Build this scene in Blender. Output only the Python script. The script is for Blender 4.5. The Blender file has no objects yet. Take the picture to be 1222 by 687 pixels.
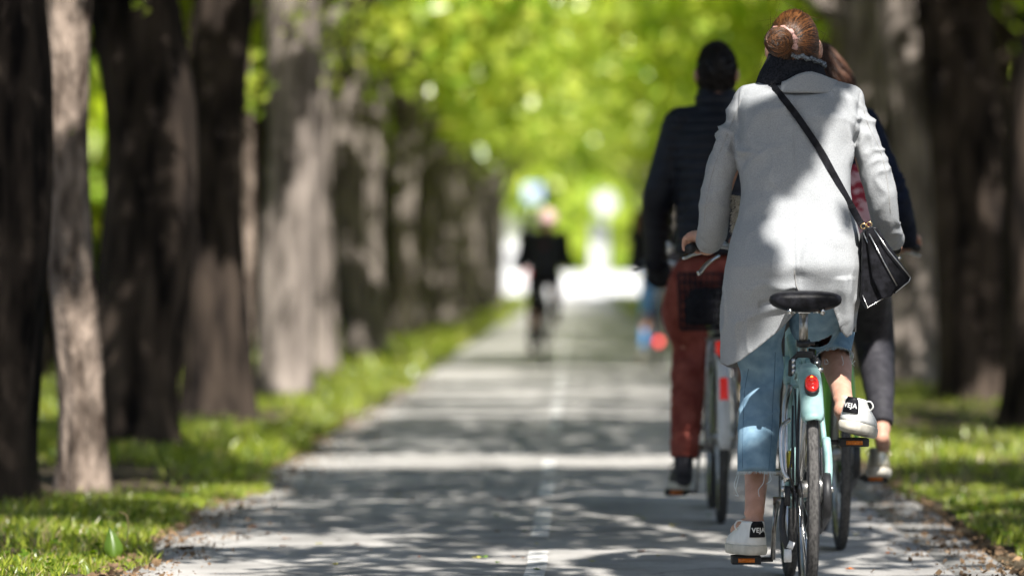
import bpy, bmesh, math, random
import numpy as np
from mathutils import Vector, Matrix
from mathutils.bvhtree import BVHTree
random.seed(7); RNG = np.random.default_rng(7)
PI = math.pi
scene = bpy.context.scene
COL = scene.collection

# ------------------------------------------------------------------ camera maths
F = 5000.0                      # focal length in photo pixels (about 147 mm on full frame)
VX, VY, CH = 685.0, 329.0, 1.0  # where the path vanishes in the photo, eye height
def W(px, py, D):
    return np.array([(px - VX) / F * D, D, CH - (py - VY) / F * D])
def S(px, D): return px / F * D

# ------------------------------------------------------------------ noise
def _h(i, j, k, seed):
    n = (i.astype(np.int64) * 73856093) ^ (j.astype(np.int64) * 19349663) ^ (k.astype(np.int64) * 83492791) ^ (seed * 2654435)
    n = (n ^ (n >> 13)) * 1274126177 & 0x7fffffff
    n = (n ^ (n >> 16)) * 668265263 & 0x7fffffff
    return ((n >> 7) & 0xffff) / 65535.0
def noise(P, seed=0):
    P = np.asarray(P, float); I = np.floor(P).astype(np.int64); f = P - I; f = f * f * (3 - 2 * f)
    r = 0
    for a in (0, 1):
        for b in (0, 1):
            for c in (0, 1):
                w = (f[..., 0] if a else 1 - f[..., 0]) * (f[..., 1] if b else 1 - f[..., 1]) * (f[..., 2] if c else 1 - f[..., 2])
                r = r + w * _h(I[..., 0] + a, I[..., 1] + b, I[..., 2] + c, seed)
    return r * 2 - 1
def fbm(P, o=3, seed=0):
    P = np.asarray(P, float); r = 0; a = 1; s = 0
    for k in range(o):
        r = r + a * noise(P * 2 ** k + 17.3 * k, seed + k); s += a; a *= .5
    return r / s
def cr(pts, n):
    """Catmull-Rom through rows of pts (any columns), n samples per span"""
    P = np.asarray(pts, float); P = np.vstack([2 * P[0] - P[1], P, 2 * P[-1] - P[-2]]); out = []
    for i in range(1, len(P) - 2):
        for t in np.linspace(0, 1, n, endpoint=False):
            a, b, c, d = P[i - 1], P[i], P[i + 1], P[i + 2]
            out.append(.5 * (2 * b + (c - a) * t + (2 * a - 5 * b + 4 * c - d) * t * t + (3 * b - a - 3 * c + d) * t ** 3))
    out.append(P[-2]); return np.array(out)
def rot(yaw=0, pitch=0, roll=0):
    return np.array(Matrix.Rotation(yaw, 3, 'Z') @ Matrix.Rotation(pitch, 3, 'X') @ Matrix.Rotation(roll, 3, 'Y'))

# ------------------------------------------------------------------ mesh builder
class MB:
    def __init__(s): s.v = []; s.f = []; s.n = 0
    def add(s, V, Fc):
        V = np.asarray(V, float).reshape(-1, 3); o = s.n
        s.v.append(V); s.f += [tuple(i + o for i in f) for f in Fc]; s.n += len(V); return s
    def loft(s, rings, closed=True, caps=True):
        R = np.asarray(rings, float); n, m = R.shape[:2]; fc = []
        for i in range(n - 1):
            for j in range(m if closed else m - 1):
                k = (j + 1) % m
                fc.append((i * m + j, i * m + k, (i + 1) * m + k, (i + 1) * m + j))
        if caps and closed:
            fc.append(tuple(reversed(range(m)))); fc.append(tuple((n - 1) * m + j for j in range(m)))
        return s.add(R, fc)
    def tube(s, pts, r, seg=10, caps=True, ref=None, flat=1.0, closed=False):
        P = np.asarray(pts, float); n = len(P); r = np.broadcast_to(np.asarray(r, float), (n,))
        if closed: T = np.roll(P, -1, 0) - np.roll(P, 1, 0)
        else: T = np.gradient(P, axis=0)
        T = T / (np.linalg.norm(T, axis=1)[:, None] + 1e-12)
        u = np.array(ref if ref is not None else ((0, 0, 1) if abs(T[0][2]) < .9 else (0, 1, 0)), float); rings = []
        a = np.linspace(0, 2 * PI, seg, endpoint=False)
        for i in range(n):
            if ref is not None: u = np.array(ref, float)
            u = u - T[i] * u.dot(T[i]); u /= np.linalg.norm(u) + 1e-12; w = np.cross(T[i], u)
            rings.append(P[i] + r[i] * (np.cos(a)[:, None] * u * flat + np.sin(a)[:, None] * w))
        if closed:
            rings.append(rings[0]); return s.loft(rings, caps=False)
        return s.loft(rings, caps=caps)
    def ell(s, c, rx, ry, rz, seg=20, rings=12, R=None):
        V = []; 
        for i in range(rings + 1):
            t = PI * i / rings
            for j in range(seg):
                p = 2 * PI * j / seg; V.append((math.sin(t) * math.cos(p) * rx, math.sin(t) * math.sin(p) * ry, math.cos(t) * rz))
        V = np.array(V)
        if R is not None: V = V @ np.asarray(R).T
        return s.loft((V + np.array(c)).reshape(rings + 1, seg, 3), caps=False)
    def limb(s, pts, r, seg=16, n=5):
        """tapered tube with round ends, pts x y z, r per point"""
        Q = cr(np.hstack([np.asarray(pts, float), np.asarray(r, float)[:, None]]), n)
        s.tube(Q[:, :3], Q[:, 3], seg)
        for q in (Q[0], Q[-1]): s.ell(q[:3], q[3], q[3], q[3], 14, 10)
        return s
    def box(s, c, size, R=None):
        V = np.array([(x, y, z) for x in (-.5, .5) for y in (-.5, .5) for z in (-.5, .5)]) * np.array(size)
        if R is not None: V = V @ np.asarray(R).T
        return s.add(V + np.array(c), [(0, 1, 3, 2), (4, 6, 7, 5), (0, 4, 5, 1), (2, 3, 7, 6), (0, 2, 6, 4), (1, 5, 7, 3)])
    def ring(s, c, R, r, seg=48, tseg=8, axis='x', flat=1.0, a0=0, a1=2 * PI):
        full = abs(a1 - a0 - 2 * PI) < 1e-6
        a = np.linspace(a0, a1, seg, endpoint=not full); z = np.zeros_like(a)
        P = {'x': np.stack([z, np.cos(a), np.sin(a)], 1), 'z': np.stack([np.cos(a), np.sin(a), z], 1), 'y': np.stack([np.cos(a), z, np.sin(a)], 1)}[axis] * R + np.array(c)
        return s.tube(P, r, tseg, ref={'x': (1, 0, 0), 'z': (0, 0, 1), 'y': (0, 1, 0)}[axis], flat=flat, closed=full)
    def prism(s, poly, y0, y1):
        """poly of (x, z) extruded along y"""
        n = len(poly); V = [(x, y0, z) for x, z in poly] + [(x, y1, z) for x, z in poly]
        return s.add(V, [tuple(range(n)), tuple(reversed(range(n, 2 * n)))] + [(i, i + n, (i + 1) % n + n, (i + 1) % n) for i in range(n)])
    def xf(s, R, t):
        s.v = [v @ np.asarray(R).T + np.array(t) for v in s.v]; return s
    def V(s): return np.vstack(s.v)
    def mesh(s, name='m'):
        me = bpy.data.meshes.new(name)
        if s.n: me.from_pydata(s.V().tolist(), [], s.f); me.update()
        return me

ORG = {}
def link(o, parent=None):
    COL.objects.link(o)
    if parent is not None: o.parent = parent
    return o
def tag(o, label=None, cat=None, group=None, kind=None):
    if label: o['label'] = label
    if cat: o['category'] = cat
    if group: o['group'] = group
    if kind: o['kind'] = kind
    return o
def root(name, loc, label, cat, group=None):
    o = bpy.data.objects.new(name, None); o.location = loc; link(o); ORG[o.name] = np.array(loc, float)
    return tag(o, label, cat, group)
def fixn(me):
    bm = bmesh.new(); bm.from_mesh(me); bmesh.ops.recalc_face_normals(bm, faces=bm.faces); bm.to_mesh(me); bm.free()
def build(name, m, mat, parent=None, loc=None, smooth=True, local=False, normals=True, bevel=0, angle=None):
    """m: MB or mesh in world coordinates (local=True: already relative to the thing)"""
    me = m.mesh(name) if isinstance(m, MB) else m
    me.name = name
    if normals: fixn(me)
    org = ORG.get(parent.name, np.zeros(3)) if parent is not None else np.array(loc if loc is not None else (0, 0, 0), float)
    if not local and np.any(org): me.transform(Matrix.Translation([-a for a in org]))
    o = bpy.data.objects.new(name, me); link(o, parent)
    if parent is None: o.location = org
    ORG[o.name] = org
    if mat is not None: me.materials.append(mat)
    if smooth: me.polygons.foreach_set('use_smooth', [True] * len(me.polygons))
    if bevel:
        b = o.modifiers.new('bevel', 'BEVEL'); b.width = bevel; b.segments = 2; b.limit_method = 'ANGLE'
    if angle:
        me.polygons.foreach_set('use_smooth', [True] * len(me.polygons))
        try: me.set_sharp_from_angle(angle=math.radians(angle))
        except Exception: pass
    return o
def fuse(m, voxel=.007, it=3, fac=.5):
    """union of overlapping closed shapes -> one continuous skin"""
    me = m.mesh('tmp'); fixn(me); o = bpy.data.objects.new('tmp', me); COL.objects.link(o)
    r = o.modifiers.new('r', 'REMESH'); r.mode = 'VOXEL'; r.voxel_size = voxel
    if it:
        s = o.modifiers.new('s', 'SMOOTH'); s.iterations = it; s.factor = fac
    dg = bpy.context.evaluated_depsgraph_get(); ev = o.evaluated_get(dg)
    out = bpy.data.meshes.new_from_object(ev); bpy.data.objects.remove(o); bpy.data.meshes.remove(me)
    out.materials.clear(); return out
def mget(me, normals=True):
    n = len(me.vertices); a = np.empty(n * 3); me.vertices.foreach_get('co', a); a = a.reshape(-1, 3)
    if not normals: return a
    b = np.empty(n * 3, dtype=np.float32); me.vertex_normals.foreach_get('vector', b); return a, b.reshape(-1, 3).astype(float)
def mset(me, co): me.vertices.foreach_set('co', np.ascontiguousarray(co, float).ravel()); me.update()
def bvh(me):
    return BVHTree.FromPolygons([v.co[:] for v in me.vertices], [p.vertices[:] for p in me.polygons])
CAMP = np.array([0, 0, CH])
def hit(tree, px, py, lift=.003):
    """point on a surface seen at this photo position"""
    d = W(px, py, 1.0) - CAMP; d /= np.linalg.norm(d)
    p, n, i, t = tree.ray_cast(Vector(CAMP), Vector(d), 100)
    if p is None: return None
    return np.array(p) - d * lift

# ------------------------------------------------------------------ materials
def mat(name, color, rough=.6, metal=0, spec=.5, color2=None, scale=8, stretch=(1, 1, 1), bump=0, bscale=None, coords='Object', ramp=(.35, .65), detail=4, sheen=0, emit=None, coat=0, sss=0):
    m = bpy.data.materials.new(name); m.use_nodes = True; nt = m.node_tree; N = nt.nodes; L = nt.links
    b = N['Principled BSDF']; b.inputs['Roughness'].default_value = rough; b.inputs['Metallic'].default_value = metal
    b.inputs['Specular IOR Level'].default_value = spec; b.inputs['Base Color'].default_value = (*color, 1)
    if sheen: b.inputs['Sheen Weight'].default_value = sheen; b.inputs['Sheen Roughness'].default_value = .5
    if coat: b.inputs['Coat Weight'].default_value = coat; b.inputs['Coat Roughness'].default_value = .1
    if sss: b.inputs['Subsurface Weight'].default_value = sss; b.inputs['Subsurface Radius'].default_value = (.02, .008, .004); b.inputs['Subsurface Scale'].default_value = .5
    if emit: b.inputs['Emission Color'].default_value = (*emit[:3], 1); b.inputs['Emission Strength'].default_value = emit[3]
    if color2 is not None or bump:
        tc = N.new('ShaderNodeTexCoord'); mp = N.new('ShaderNodeMapping'); mp.inputs['Scale'].default_value = stretch
        L.new(tc.outputs[coords], mp.inputs[0])
    if color2 is not None:
        nz = N.new('ShaderNodeTexNoise'); nz.inputs['Scale'].default_value = scale; nz.inputs['Detail'].default_value = detail; L.new(mp.outputs[0], nz.inputs[0])
        r = N.new('ShaderNodeValToRGB'); r.color_ramp.elements[0].position = ramp[0]; r.color_ramp.elements[1].position = ramp[1]
        r.color_ramp.elements[0].color = (*color, 1); r.color_ramp.elements[1].color = (*color2, 1)
        L.new(nz.outputs[0], r.inputs[0]); L.new(r.outputs[0], b.inputs['Base Color'])
    if bump:
        n2 = N.new('ShaderNodeTexNoise'); n2.inputs['Scale'].default_value = bscale or scale; n2.inputs['Detail'].default_value = 5; L.new(mp.outputs[0], n2.inputs[0])
        bp = N.new('ShaderNodeBump'); bp.inputs['Strength'].default_value = 1; bp.inputs['Distance'].default_value = bump
        L.new(n2.outputs[0], bp.inputs['Height']); L.new(bp.outputs[0], b.inputs['Normal'])
    return m
def leafmat(name, c1, c2, trans=.5, c3=None):
    m = bpy.data.materials.new(name); m.use_nodes = True; nt = m.node_tree; N = nt.nodes; L = nt.links
    N.remove(N['Principled BSDF']); out = N['Material Output']
    g = N.new('ShaderNodeNewGeometry'); r = N.new('ShaderNodeValToRGB')
    r.color_ramp.elements[0].color = (*c1, 1); r.color_ramp.elements[1].color = (*c2, 1)
    if c3:
        r.color_ramp.elements[1].position = .86; e3 = r.color_ramp.elements.new(.93); e3.color = (*c3, 1)
    L.new(g.outputs['Random Per Island'], r.inputs[0])
    d = N.new('ShaderNodeBsdfDiffuse'); t = N.new('ShaderNodeBsdfTranslucent'); mx = N.new('ShaderNodeMixShader'); mx.inputs[0].default_value = trans
    hs = N.new('ShaderNodeHueSaturation'); hs.inputs['Value'].default_value = 1.25; hs.inputs['Saturation'].default_value = 1.1; hs.inputs['Hue'].default_value = .49
    L.new(r.outputs[0], d.inputs[0]); L.new(r.outputs[0], hs.inputs['Color']); L.new(hs.outputs[0], t.inputs[0])
    L.new(d.outputs[0], mx.inputs[1]); L.new(t.outputs[0], mx.inputs[2])
    gl = N.new('ShaderNodeBsdfGlossy'); gl.inputs['Roughness'].default_value = .35; gl.inputs['Color'].default_value = (1, 1, 1, 1)
    m2 = N.new('ShaderNodeMixShader'); m2.inputs[0].default_value = .04; L.new(mx.outputs[0], m2.inputs[1]); L.new(gl.outputs[0], m2.inputs[2])
    L.new(m2.outputs[0], out.inputs[0]); return m
M = {}
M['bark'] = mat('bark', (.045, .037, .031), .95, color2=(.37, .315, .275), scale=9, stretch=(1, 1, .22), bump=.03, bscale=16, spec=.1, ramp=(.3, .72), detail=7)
M['bark_shaded'] = mat('bark_shaded', (.007, .006, .006), .95, color2=(.10, .075, .058), scale=9, stretch=(1, 1, .2), bump=.03, bscale=16, spec=.08, ramp=(.35, .78), detail=8)  # same bark darkened: the shade on these trunks is put into the colour
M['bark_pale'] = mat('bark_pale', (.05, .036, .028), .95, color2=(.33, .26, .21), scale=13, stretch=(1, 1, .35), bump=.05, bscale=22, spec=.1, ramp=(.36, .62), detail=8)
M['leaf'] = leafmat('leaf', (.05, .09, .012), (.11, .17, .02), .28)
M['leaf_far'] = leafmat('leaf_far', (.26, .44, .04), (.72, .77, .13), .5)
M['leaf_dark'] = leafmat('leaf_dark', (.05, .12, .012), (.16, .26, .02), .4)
M['grass'] = leafmat('grass', (.10, .19, .018), (.46, .52, .06), .4, (.42, .34, .17))
M['coat'] = mat('coat_wool', (.275, .285, .295), .95, color2=(.395, .405, .415), scale=330, bump=.0014, bscale=240, spec=.1, ramp=(.3, .7))
M['coatin'] = mat('coat_lining', (.27, .26, .25), .8, color2=(.36, .35, .33), scale=200, spec=.2)
M['denim'] = mat('denim', (.13, .23, .32), .9, color2=(.27, .40, .50), scale=26, bump=.0012, bscale=500, spec=.15, ramp=(.25, .8), detail=9)
M['thread'] = mat('thread', (.6, .66, .68), .9)
M['thread_blue'] = mat('thread_blue', (.09, .16, .23), .9)
M['skin'] = mat('skin', (.50, .27, .19), .5, color2=(.60, .34, .25), scale=30, sss=.15, spec=.35, bump=.0004, bscale=400)
M['hair_red'] = mat('hair_auburn', (.022, .008, .003), .36, color2=(.15, .06, .02), scale=45, spec=.6, stretch=(1, 1, 1))
M['hair_brown'] = mat('hair_brown', (.05, .02, .012), .4, color2=(.14, .06, .03), scale=50, spec=.5)
M['hair_black'] = mat('hair_black', (.010, .008, .008), .5, color2=(.024, .019, .018), scale=60, spec=.3)
M['scarf'] = mat('scarf_knit', (.012, .013, .016), .95, color2=(.03, .032, .04), scale=150, bump=.003, bscale=140, spec=.1)
M['scarf_edge'] = mat('scarf_edge', (.05, .06, .075), .95, color2=(.3, .34, .38), scale=180, bump=.003, bscale=150, spec=.1)
M['scrunchie'] = mat('scrunchie', (.45, .24, .2), .6, color2=(.62, .4, .36), scale=60, spec=.4)
def hairmat(name, c1, c2, rough=.4):
    m = mat(name, c1, rough, spec=.45); N = m.node_tree.nodes; L = m.node_tree.links; g = N.new('ShaderNodeNewGeometry'); r = N.new('ShaderNodeValToRGB')
    r.color_ramp.elements[0].color = (*c1, 1); r.color_ramp.elements[1].color = (*c2, 1); r.color_ramp.elements[0].position = .2; L.new(g.outputs['Random Per Island'], r.inputs[0]); L.new(r.outputs[0], N['Principled BSDF'].inputs['Base Color']); return m
M['strands'] = hairmat('auburn_strands', (.008, .003, .001), (.18, .07, .02), .36)
M['strands_b'] = hairmat('brown_strands', (.012, .005, .003), (.12, .05, .025), .45)
M['fur'] = mat('fur', (.42, .38, .30), .9, color2=(.6, .55, .45), scale=90)
M['white'] = mat('white_leather', (.70, .70, .68), .45, color2=(.78, .78, .76), scale=30, bump=.0006, bscale=200)
M['sole'] = mat('sole_rubber', (.48, .45, .38), .7, color2=(.62, .58, .5), scale=40, bump=.0008, bscale=120)
M['blackl'] = mat('black_leather', (.005, .005, .006), .42, color2=(.016, .016, .02), scale=40, bump=.0008, bscale=220, spec=.12)
M['rubber'] = mat('rubber', (.016, .016, .018), .75, color2=(.04, .04, .042), scale=60, bump=.0012, bscale=260, spec=.3)
M['tread'] = mat('tyre_tread', (.045, .043, .042), .85, color2=(.12, .115, .11), scale=70, bump=.002, bscale=220, spec=.2, stretch=(2.5, 1, 1))
M['mint'] = mat('mint_paint', (.20, .335, .325), .45, color2=(.30, .45, .435), scale=28, spec=.35, detail=8)
M['mint_l'] = mat('pale_paint', (.62, .72, .72), .35)
M['chrome'] = mat('brushed_metal', (.5, .5, .5), .28, metal=1, color2=(.68, .67, .64), scale=25)
M['steel_d'] = mat('worn_steel', (.3, .29, .27), .4, metal=1, color2=(.5, .48, .45), scale=60)
M['black'] = mat('black_plastic', (.012, .012, .013), .5, color2=(.02, .02, .022), scale=40)
M['red'] = mat('red_lens', (.55, .012, .01), .15, color2=(.7, .03, .02), scale=60, spec=.7, emit=(1, .03, .01, .12))
M['glow'] = mat('lamp_glow', (.9, .2, .05), .3, emit=(1, .18, .03, 3.0))
M['amber'] = mat('amber_reflector', (.85, .25, .02), .3, color2=(.6, .14, .01), scale=200)
M['green'] = mat('green_paint', (.2, .48, .06), .35, coat=.2)
M['wht'] = mat('white_paint', (.75, .75, .74), .4, color2=(.68, .68, .67), scale=20)
M['maroon'] = mat('maroon_cotton', (.21, .048, .036), .9, color2=(.33, .095, .07), scale=20, bump=.001, bscale=300, spec=.15, detail=8)
M['puffer'] = mat('quilted_nylon', (.008, .009, .015), .5, color2=(.014, .016, .025), scale=20, spec=.3)
M['navy'] = mat('navy_cloth', (.004, .007, .018), .85, color2=(.010, .015, .036), scale=30, bump=.001, bscale=200, spec=.2)
M['plaid'] = mat('red_plaid', (.28, .02, .04), .9, color2=(.5, .3, .33), scale=28, ramp=(.48, .52))
M['legging'] = mat('grey_leggings', (.022, .021, .026), .7, color2=(.045, .043, .05), scale=30, spec=.3, bump=.001, bscale=200)
M['metalshoe'] = mat('metallic_leather', (.42, .37, .28), .3, metal=.6, color2=(.6, .56, .46), scale=30)
M['blackcloth'] = mat('black_cloth', (.012, .012, .016), .9, color2=(.022, .022, .028), scale=40, spec=.2)
M['bjean'] = mat('blue_jeans', (.08, .26, .55), .9, color2=(.14, .36, .68), scale=20)
M['pink'] = mat('pink_helmet', (.62, .40, .38), .4, color2=(.68, .46, .43), scale=10)
M['darkshoe'] = mat('dark_suede', (.03, .028, .025), .8, color2=(.07, .065, .055), scale=60)
# ------------------------------------------------------------------ light, world, camera
SUN_EL, SUN_AZ = math.radians(49), math.radians(15)     # azimuth measured from straight behind the camera, towards the right
SUN = np.array([math.cos(SUN_EL) * math.sin(SUN_AZ), -math.cos(SUN_EL) * math.cos(SUN_AZ), math.sin(SUN_EL)])
wd = bpy.data.worlds.new('World'); scene.world = wd; wd.use_nodes = True
nt = wd.node_tree; bg = nt.nodes['Background']; sk = nt.nodes.new('ShaderNodeTexSky'); sk.sky_type = 'NISHITA'; sk.sun_disc = False
sk.sun_elevation = SUN_EL; sk.sun_rotation = math.atan2(SUN[0], SUN[1]); sk.air_density = 1.0; sk.dust_density = 1.5
nt.links.new(sk.outputs[0], bg.inputs[0]); bg.inputs[1].default_value = .08
ld = bpy.data.lights.new('sun', 'SUN'); ld.energy = 5.0; ld.angle = math.radians(.5); ld.color = (1, .965, .91)
lo = bpy.data.objects.new('sun', ld); link(lo); lo.location = (0, 0, 30); lo.rotation_euler = Vector(SUN).to_track_quat('Z', 'Y').to_euler()
cd = bpy.data.cameras.new('camera'); cam = bpy.data.objects.new('camera', cd); link(cam); scene.camera = cam
cd.sensor_width = 36; cd.lens = F * 36 / 1222; cd.clip_end = 4000; cd.clip_start = .1
cam.location = (0, 0, CH)
cam.rotation_euler = Vector(((611 - VX) / F, 1, -(343.5 - VY) / F)).to_track_quat('-Z', 'Y').to_euler()
cd.dof.use_dof = True; cd.dof.focus_distance = 13.05; cd.dof.aperture_fstop = 2.0
scene.view_settings.view_transform = 'Standard'; scene.view_settings.look = 'None'; scene.view_settings.exposure = .92; scene.view_settings.gamma = 1
scene.render.engine = 'CYCLES'; scene.cycles.use_denoising = True
try: scene.cycles.denoiser = 'OPENIMAGEDENOISE'
except Exception: pass
scene.cycles.max_bounces = 8; scene.cycles.transmission_bounces = 4; scene.cycles.diffuse_bounces = 6; scene.cycles.sample_clamp_indirect = 8
scene.cycles.use_adaptive_sampling = True; scene.cycles.adaptive_threshold = .015

# ------------------------------------------------------------------ ground, path
def ground_mat():
    m = mat('soil', (.035, .026, .018), 1, color2=(.15, .12, .08), scale=1.3, bump=.02, bscale=12, spec=.1, coords='Object', detail=9, ramp=(.35, .7)); return m
xs = np.concatenate([[-900, -300, -100, -40, -20, -12], np.arange(-9, -1.65, .18), [-1.6, -1.56, -1.5, 1.42, 1.5, 1.54], np.arange(1.6, 9, .18), [12, 20, 40, 100, 300, 900]])
ys = np.concatenate([[-60, -20, 0, 6], np.arange(10, 60, .25), np.arange(60, 205, 2.5), [210, 260, 400, 900, 2500]])
X, Y = np.meshgrid(xs, ys); Z = .03 + .035 * fbm(np.stack([X * 1.1, Y * .8, X * 0], -1), 4, 3)
E = np.clip((np.abs(X) - 1.5) / .5, 0, 1); Z = Z * E - .012 * (1 - E); Z = np.where((X < -1.58) | (X > 1.52), Z, -.05); Z = np.where((Y > 204) , -.05, Z)
gm = MB(); gm.loft(np.stack([X, Y, Z], -1), closed=False)
tag(build('ground', gm, ground_mat()), kind='structure')

def asphalt_mat():
    m = mat('asphalt', (.345, .33, .31), .9, color2=(.505, .485, .455), scale=.9, bump=.004, bscale=130, spec=.25, detail=10, ramp=(.3, .7))
    nt = m.node_tree; N = nt.nodes; L = nt.links; b = N['Principled BSDF']
    v = N.new('ShaderNodeTexNoise'); v.inputs['Scale'].default_value = 95; v.inputs['Detail'].default_value = 8; v.inputs['Roughness'].default_value = .85
    tc = [n for n in N if n.type == 'TEX_COORD'][0]; L.new(tc.outputs['Object'], v.inputs[0])
    mx = N.new('ShaderNodeMix'); mx.data_type = 'RGBA'; mx.blend_type = 'OVERLAY'; mx.inputs[0].default_value = .75
    src = b.inputs['Base Color'].links[0].from_socket
    L.new(src, mx.inputs[6]); L.new(v.outputs[0], mx.inputs[7]); 
    # fine cracks and darker worn stains
    wn = N.new('ShaderNodeTexNoise'); wn.inputs['Scale'].default_value = 2.2; wn.inputs['Detail'].default_value = 6; L.new(tc.outputs['Object'], wn.inputs[0])
    va = N.new('ShaderNodeVectorMath'); va.operation = 'MULTIPLY_ADD'; va.inputs[1].default_value = (.5, .5, .5); L.new(wn.outputs[1], va.inputs[0]); L.new(tc.outputs['Object'], va.inputs[2])
    vo = N.new('ShaderNodeTexVoronoi'); vo.feature = 'DISTANCE_TO_EDGE'; vo.inputs['Scale'].default_value = .55; L.new(va.outputs[0], vo.inputs[0])
    cr_ = N.new('ShaderNodeMapRange'); cr_.inputs[1].default_value = .0; cr_.inputs[2].default_value = .007; cr_.inputs[3].default_value = .45; cr_.inputs[4].default_value = 1; L.new(vo.outputs[0], cr_.inputs[0])
    s2 = N.new('ShaderNodeTexNoise'); s2.inputs['Scale'].default_value = 3.5; s2.inputs['Detail'].default_value = 9; L.new(tc.outputs['Object'], s2.inputs[0])
    r2 = N.new('ShaderNodeMapRange'); r2.inputs[1].default_value = .35; r2.inputs[2].default_value = .7; r2.inputs[3].default_value = .72; r2.inputs[4].default_value = 1.12; L.new(s2.outputs[0], r2.inputs[0])
    mu = N.new('ShaderNodeMath'); mu.operation = 'MULTIPLY'; L.new(cr_.outputs[0], mu.inputs[0]); L.new(r2.outputs[0], mu.inputs[1])
    hv = N.new('ShaderNodeVectorMath'); hv.operation = 'SCALE'; L.new(mx.outputs[2], hv.inputs[0]); L.new(mu.outputs[0], hv.inputs['Scale']); L.new(hv.outputs[0], b.inputs['Base Color']); return m
yy = np.concatenate([np.arange(-6, 60, .4), np.arange(60, 206, 2.0)]); m = MB(); rows = []
for y in yy:
    e = .05 * float(noise(np.array([y * .9, 1, 0]), 5)) + .03 * float(noise(np.array([y * 4, 1, 0]), 5))
    rows.append([(-1.55 + e, y, -.06), (-1.55 + e, y, -.004), (-1.4, y, .002), (0, y, .006), (1.27, y, .003), (1.27, y, -.06)])
m.loft(rows, closed=False); tag(build('path', m, asphalt_mat()), kind='structure')
m = MB(); rows = []
for y in yy:
    e = .03 * float(noise(np.array([y * .8, 9, 0]), 6))
    rows.append([(1.272, y, -.06), (1.272, y, .0035), (1.40, y, .004), (1.50 + e, y, .002), (1.51 + e, y, -.06)])
m.loft(rows, closed=False)
tag(build('path_edge_strip', m, mat('edge_concrete', (.22, .212, .20), .9, color2=(.34, .33, .31), scale=6, bump=.004, bscale=60, detail=8)), kind='structure')
# worn centre line
m = MB()
for a, b in ((9, 15.1), (15.9, 18.0), (18.8, 20.3), (20.9, 22.5), (26.5, 28.4), (29, 35), (36, 44), (47, 60), (64, 80), (88, 105), (112, 130)):
    n = max(2, int((b - a) / .25)); yv = np.linspace(a, b, n); rr = []
    for y in yv:
        j = .006 * float(noise(np.array([y * 5, 0, 0]), 2)); rr.append([(-.165 + j, y, .0095), (-.095 + j, y, .0097)])
    m.loft(rr, closed=False)
tag(build('centre_line', m, mat('worn_line_paint', (.42, .41, .39), .8, color2=(.70, .69, .66), scale=22, detail=8, ramp=(.38, .55))), kind='structure')
# bright paved square beyond the end of the path
m = MB(); m.add([(-60, 205.5, .004), (60, 205.5, .004), (60, 330, .004), (-60, 330, .004)], [(0, 1, 2, 3)])
tag(build('paved_square', m, mat('pale_paving', (.62, .61, .6), .85, color2=(.72, .71, .7), scale=.5)), kind='structure')

# ------------------------------------------------------------------ grass
def blades(n, x0, x1, y0, y1, h, w, keep, seed):
    r = np.random.default_rng(seed); x = r.uniform(x0, x1, n); y = r.uniform(y0, y1, n)
    k = keep(x, y, r); x = x[k]; y = y[k]; n = len(x)
    z = .03 + .035 * fbm(np.stack([x * 1.1, y * .8, x * 0], -1), 4, 3); e_ = np.clip((np.abs(x) - 1.5) / .5, 0, 1); z = z * e_ - .012
    tuft = .55 + .9 * np.clip(fbm(np.stack([x * 1.7, y * 1.1, x * 0], -1), 2, 8) + .25, 0, 1)
    hh = h * r.uniform(.35, 1.5, n) * tuft; a = r.uniform(0, 2 * PI, n); ln = r.uniform(.1, .9, n) * hh; la = r.uniform(0, 2 * PI, n)
    ww = w * r.uniform(.6, 1.4, n); dx = np.cos(a) * ww; dy = np.sin(a) * ww; lx = np.cos(la) * ln; ly = np.sin(la) * ln
    V = np.stack([np.stack([x - dx, y - dy, z], 1), np.stack([x + dx, y + dy, z], 1),
                  np.stack([x + dx * .8 + lx * .35, y + dy * .8 + ly * .35, z + hh * .6], 1), np.stack([x - dx * .8 + lx * .35, y - dy * .8 + ly * .35, z + hh * .6], 1),
                  np.stack([x + lx, y + ly, z + hh], 1)], 1)
    return V
def blade_mesh(Vs, name, mt, kind='stuff'):
    V = np.concatenate(Vs).reshape(-1, 3); n = len(V) // 5; me = bpy.data.meshes.new(name)
    b = np.arange(n)[:, None] * 5; q = (b + np.array([0, 1, 2, 3])).ravel(); t = (b + np.array([3, 2, 4])).ravel()
    me.vertices.add(len(V)); me.vertices.foreach_set('co', V.ravel()); me.loops.add(7 * n)
    me.loops.foreach_set('vertex_index', np.concatenate([q, t])); me.polygons.add(2 * n)
    me.polygons.foreach_set('loop_start', np.concatenate([np.arange(n) * 4, 4 * n + np.arange(n) * 3])); me.update(calc_edges=True)
    o = bpy.data.objects.new(name, me); link(o); me.materials.append(mt); return o
def keepL(x, y, r):
    e = -1.54 + .13 * noise(np.stack([y * 1.3, y * 0, y * 0], -1), 21) + .05 * noise(np.stack([y * 6, y * 0, y * 0], -1), 22)
    bare = fbm(np.stack([x * .9, y * .35, x * 0], -1), 3, 31) + .55 * np.exp(-((x + 2.35) / .55) ** 2) * (y < 30)
    return (x < e) & (bare < .12 + .5 * r.random(len(x)) * r.random(len(x)))
def keepR(x, y, r):
    e = 1.53 + .10 * noise(np.stack([y * 1.3, y * 0, y * 0], -1), 23) + .04 * noise(np.stack([y * 6, y * 0, y * 0], -1), 24)
    bare = fbm(np.stack([x * .9, y * .3, x * 0], -1), 3, 33)
    return (x > e) & (bare < .14 + .5 * r.random(len(x)) * r.random(len(x)))
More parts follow.
